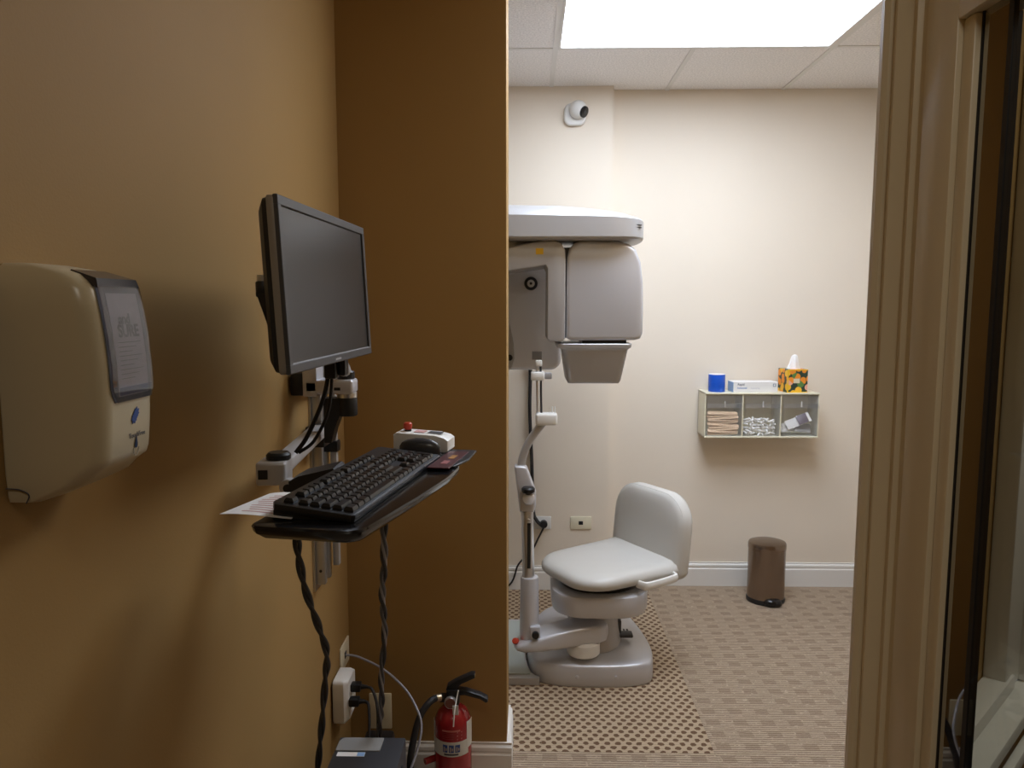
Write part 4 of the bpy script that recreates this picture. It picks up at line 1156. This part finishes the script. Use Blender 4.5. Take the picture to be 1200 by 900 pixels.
for nm, zc, yy in (('upper', 0.425, 2.15), ('lower', 0.392, 2.125)):
    pg = thing('power_plug', nm + ' of two black plugs in the white adapter', 'plug', (-0.51, yy, zc - 0.014))
    obj('plug_body', box(new(), (-0.5325, yy - 0.014, zc - 0.012), (-0.502, yy + 0.014, zc + 0.012), 0.004), BLK, pg)
    obj('plug_neck', cyl(new(), (-0.503, yy, zc), (-0.483, yy, zc), 0.008, 0.005, 12), BLK, pg)
    obj('plug_cord', tube(new(), [(-0.486, yy, zc), (-0.465 - 0.008 * (nm == 'lower'), yy - 0.01, zc - 0.006), (-0.445 - 0.020 * (nm == 'lower'), yy - 0.04, zc - 0.05), (-0.440 - 0.022 * (nm == 'lower'), yy - 0.08, zc - 0.13), (-0.445 - 0.026 * (nm == 'lower'), 2.03, 0.22), (-0.45 - 0.026 * (nm == 'lower'), 2.0, 0.02)], 0.0045, 8, 8), RUB, pg)
wall_plate('blank_plate', (-0.483, YP, 0.243), 0.074, 0.122, 'cream blank plate on the brown wall behind the hanging cables', IVORY, None)
pbk = thing('power_brick', 'black power brick on the floor behind the computer', 'power adapter', (-0.45, 2.15, 0.0))
obj('brick', box(new(), (-0.50, 2.10, 0.002), (-0.41, 2.20, 0.262), 0.012, M=None), BLK, pbk)
obj('brick_label', box(new(), (-0.48, 2.0985, 0.08), (-0.43, 2.1005, 0.20)), GREYL, pbk)

# ------------------------------------------------------------------ computer tower
pcT = thing('computer_tower', 'dark grey computer tower standing by the left wall', 'computer', (-0.42, 1.72, 0))
obj('case', box(new(), (-0.510, 1.52, 0.01), (-0.330, 1.925, 0.402), 0.005), PCG, pcT)
for px_ in (-0.49, -0.35):
    for py_ in (1.56, 1.88):
        obj('foot', cyl(new(), (px_, py_, 0.0), (px_, py_, 0.012), 0.012, n=12), RUB, pcT)
obj('top_bay', prism(new(), rrect(-0.447, 1.888, 0.118, 0.060, [0.003, 0.02, 0.003, 0.003], 4), 0.4015, 0.4045, 0.001, 1), mat('bay_grey', (0.24, 0.24, 0.235), 0.4), pcT)
st = obj('sticker', box(new(), (-0.498, 1.835, 0.4018), (-0.425, 1.853, 0.4025)), PAPER, pcT)
obj('sticker_print', box(new(), (-0.445, 1.836, 0.4024), (-0.4255, 1.852, 0.4028)), mat('sticker_blue', (0.25, 0.42, 0.70), 0.5), st)
obj('side_button', cyl(new(), (-0.3305, 1.85, 0.36), (-0.327, 1.85, 0.36), 0.008, n=14), BLK, pcT)

# ------------------------------------------------------------------ fire extinguisher
fe = thing('fire_extinguisher', 'red fire extinguisher with black levers standing by the brown wall', 'fire extinguisher', (-0.232, 2.21, 0))
EX, EY = -0.232, 2.215
ME = Matrix.Translation((EX, EY, 0))
cy_ = obj('cylinder', lathe(new(), [(0.050, 0.0), (0.056, 0.004), (0.058, 0.012), (0.058, 0.275), (0.0565, 0.290), (0.052, 0.305), (0.043, 0.320), (0.030, 0.331), (0.020, 0.336), (0.020, 0.345)], 40, ME), RED, fe, ang=40)
def cpatch(a0, a1, z0, z1, off=0.0006, n=10):
    """curved label on the cylinder, angles in degrees from the viewer (-y), positive to the right"""
    R_ = 0.058 + off
    ri = []
    for i in range(n + 1):
        a_ = rad(a0 + (a1 - a0) * i / n)
        ri.append([(EX + rr * math.sin(a_), EY - rr * math.cos(a_), z) for rr, z in ((R_, z0), (R_, z1), (R_ - 0.0006, z1), (R_ - 0.0006, z0))])
    return loft(new(), ri)
obj('white_band', cpatch(-78, 58, 0.198, 0.245), mat('label_white', (0.62, 0.60, 0.55), 0.4), cy_, ang=60)
obj('side_label', cpatch(52, 85, 0.215, 0.300, 0.0009), mat('label_white', (0.62, 0.60, 0.55), 0.4), cy_, ang=60)
obj('side_label', cpatch(-88, -62, 0.21, 0.295, 0.0009), mat('label_white', (0.62, 0.60, 0.55), 0.4), cy_, ang=60)
SK = mat('label_print', (0.40, 0.32, 0.28), 0.5)
for i, a0 in enumerate((-26, -7, 12)):
    obj('pictogram', cpatch(a0, a0 + 15, 0.212, 0.236, 0.0011, 5), INKB, cy_, ang=60)
    obj('pictogram_figure', cpatch(a0 + 3, a0 + 7, 0.215, 0.230, 0.0016, 3), SK, cy_)
    obj('pictogram_figure', cpatch(a0 + 9, a0 + 13, 0.218, 0.226, 0.0016, 3), SK, cy_)
obj('caption', cpatch(-22, 22, 0.203, 0.208, 0.0011, 6), INK, cy_, ang=60)
obj('title_line', cpatch(-28, 28, 0.278, 0.283, 0.0008, 8), mat('faded_pink', (0.50, 0.14, 0.12), 0.5), cy_, ang=60)
for rw in range(4):
    obj('instruction_line', cpatch(-28, 8, 0.254 + rw * 0.006, 0.2555 + rw * 0.006, 0.0008, 6), mat('darker_red_print', (0.30, 0.03, 0.03), 0.5), cy_)
for rw in range(3):
    for cl_ in range(2):
        obj('dot', cpatch(18 + cl_ * 13, 21 + cl_ * 13, 0.252 + rw * 0.011, 0.2555 + rw * 0.011, 0.0009, 2), mat('faded_pink', (0.5, 0.14, 0.12), 0.5), cy_)
obj('valve_body', box(box(new(), (EX - 0.018, EY - 0.020, 0.340), (EX + 0.022, EY + 0.020, 0.392), 0.006), (EX - 0.040, EY - 0.014, 0.348), (EX - 0.010, EY + 0.014, 0.368), 0.004), BLK, fe)
obj('hose_fitting', cyl(new(), (EX - 0.056, EY - 0.02, 0.366), (EX - 0.034, EY - 0.012, 0.365), 0.0105, n=18, bev=0.001), mat('brass_pale', (0.55, 0.45, 0.30), 0.35, metal=0.8), fe)
obj('pressure_gauge', cyl(new(), (EX - 0.004, EY - 0.020, 0.357), (EX - 0.004, EY - 0.034, 0.357), 0.019, n=26, bev=0.003), CHROME, fe)
obj('gauge_face', cyl(new(), (EX - 0.004, EY - 0.0335, 0.357), (EX - 0.004, EY - 0.0348, 0.357), 0.0155, n=26), mat('gauge_face', (0.20, 0.07, 0.05), 0.3), fe)
Mx = Matrix(((1, 0, 0, 0), (0, 0, 1, 0), (0, 1, 0, 0), (0, 0, 0, 1)))
lv = [(EX - 0.020, 0.388), (EX + 0.006, 0.388), (EX + 0.030, 0.409), (EX + 0.070, 0.428), (EX + 0.070, 0.440), (EX + 0.058, 0.440), (EX + 0.015, 0.420), (EX - 0.015, 0.402)]
obj('squeeze_lever', prism(new(), lv, EY - 0.014, EY + 0.014, 0.003, 2, M=Mx), BLK, fe)
obj('lever_tip', box(new(), (EX + 0.066, EY - 0.010, 0.431), (EX + 0.0715, EY - 0.002, 0.438)), mat('bare_metal', (0.6, 0.5, 0.25), 0.3, metal=0.9), fe)
lv = [(EX + 0.012, 0.372), (EX + 0.04, 0.372), (EX + 0.085, 0.360), (EX + 0.104, 0.348), (EX + 0.110, 0.352), (EX + 0.108, 0.362), (EX + 0.085, 0.374), (EX + 0.04, 0.388), (EX + 0.012, 0.390)]
obj('carry_handle', prism(new(), lv, EY - 0.014, EY + 0.014, 0.003, 2, M=Mx), BLK, fe)
obj('safety_seal', tube(new(), [(EX + 0.020, EY - 0.024, 0.395), (EX + 0.016, EY - 0.030, 0.375), (EX + 0.012, EY - 0.050, 0.352), (EX + 0.010, EY - 0.0600, 0.330), (EX + 0.008, EY - 0.0640, 0.300)], 0.002, 6, 6), WPL, fe)
obj('seal_tag', box(new(), (EX + 0.004, EY - 0.048, 0.328), (EX + 0.022, EY - 0.045, 0.358), 0.001, 1), mat('tag_grey', (0.5, 0.48, 0.44), 0.4), fe)
obj('hose', tube(new(), [(EX - 0.050, EY - 0.018, 0.366), (-0.299, 2.17, 0.366), (-0.323, 2.15, 0.337), (-0.340, 2.13, 0.281), (-0.350, 2.11, 0.21), (-0.348, 2.13, 0.12), (-0.330, 2.15, 0.06)], 0.0105, 12, 8), RUB, fe)
obj('hose_nozzle', cyl(new(), (-0.335, 2.145, 0.075), (-0.318, 2.165, 0.02), 0.012, 0.015, 16), BLK, fe)
bl_ = mat('blue_cap', (0.05, 0.16, 0.55), 0.4)
obj('hose_clip', cyl(new(), (EX - 0.055, EY - 0.01, 0.165), (EX - 0.085, EY - 0.03, 0.165), 0.010, n=14), RED, fe)
tag(obj('blue_cable_boot', lathe(new(), [(0.006, 0), (0.011, 0.004), (0.012, 0.020), (0.007, 0.026)], 16, Matrix.Translation((-0.318, 1.80, 0.350))), bl_), 'small blue cap beside the corner of the computer tower', 'cap')
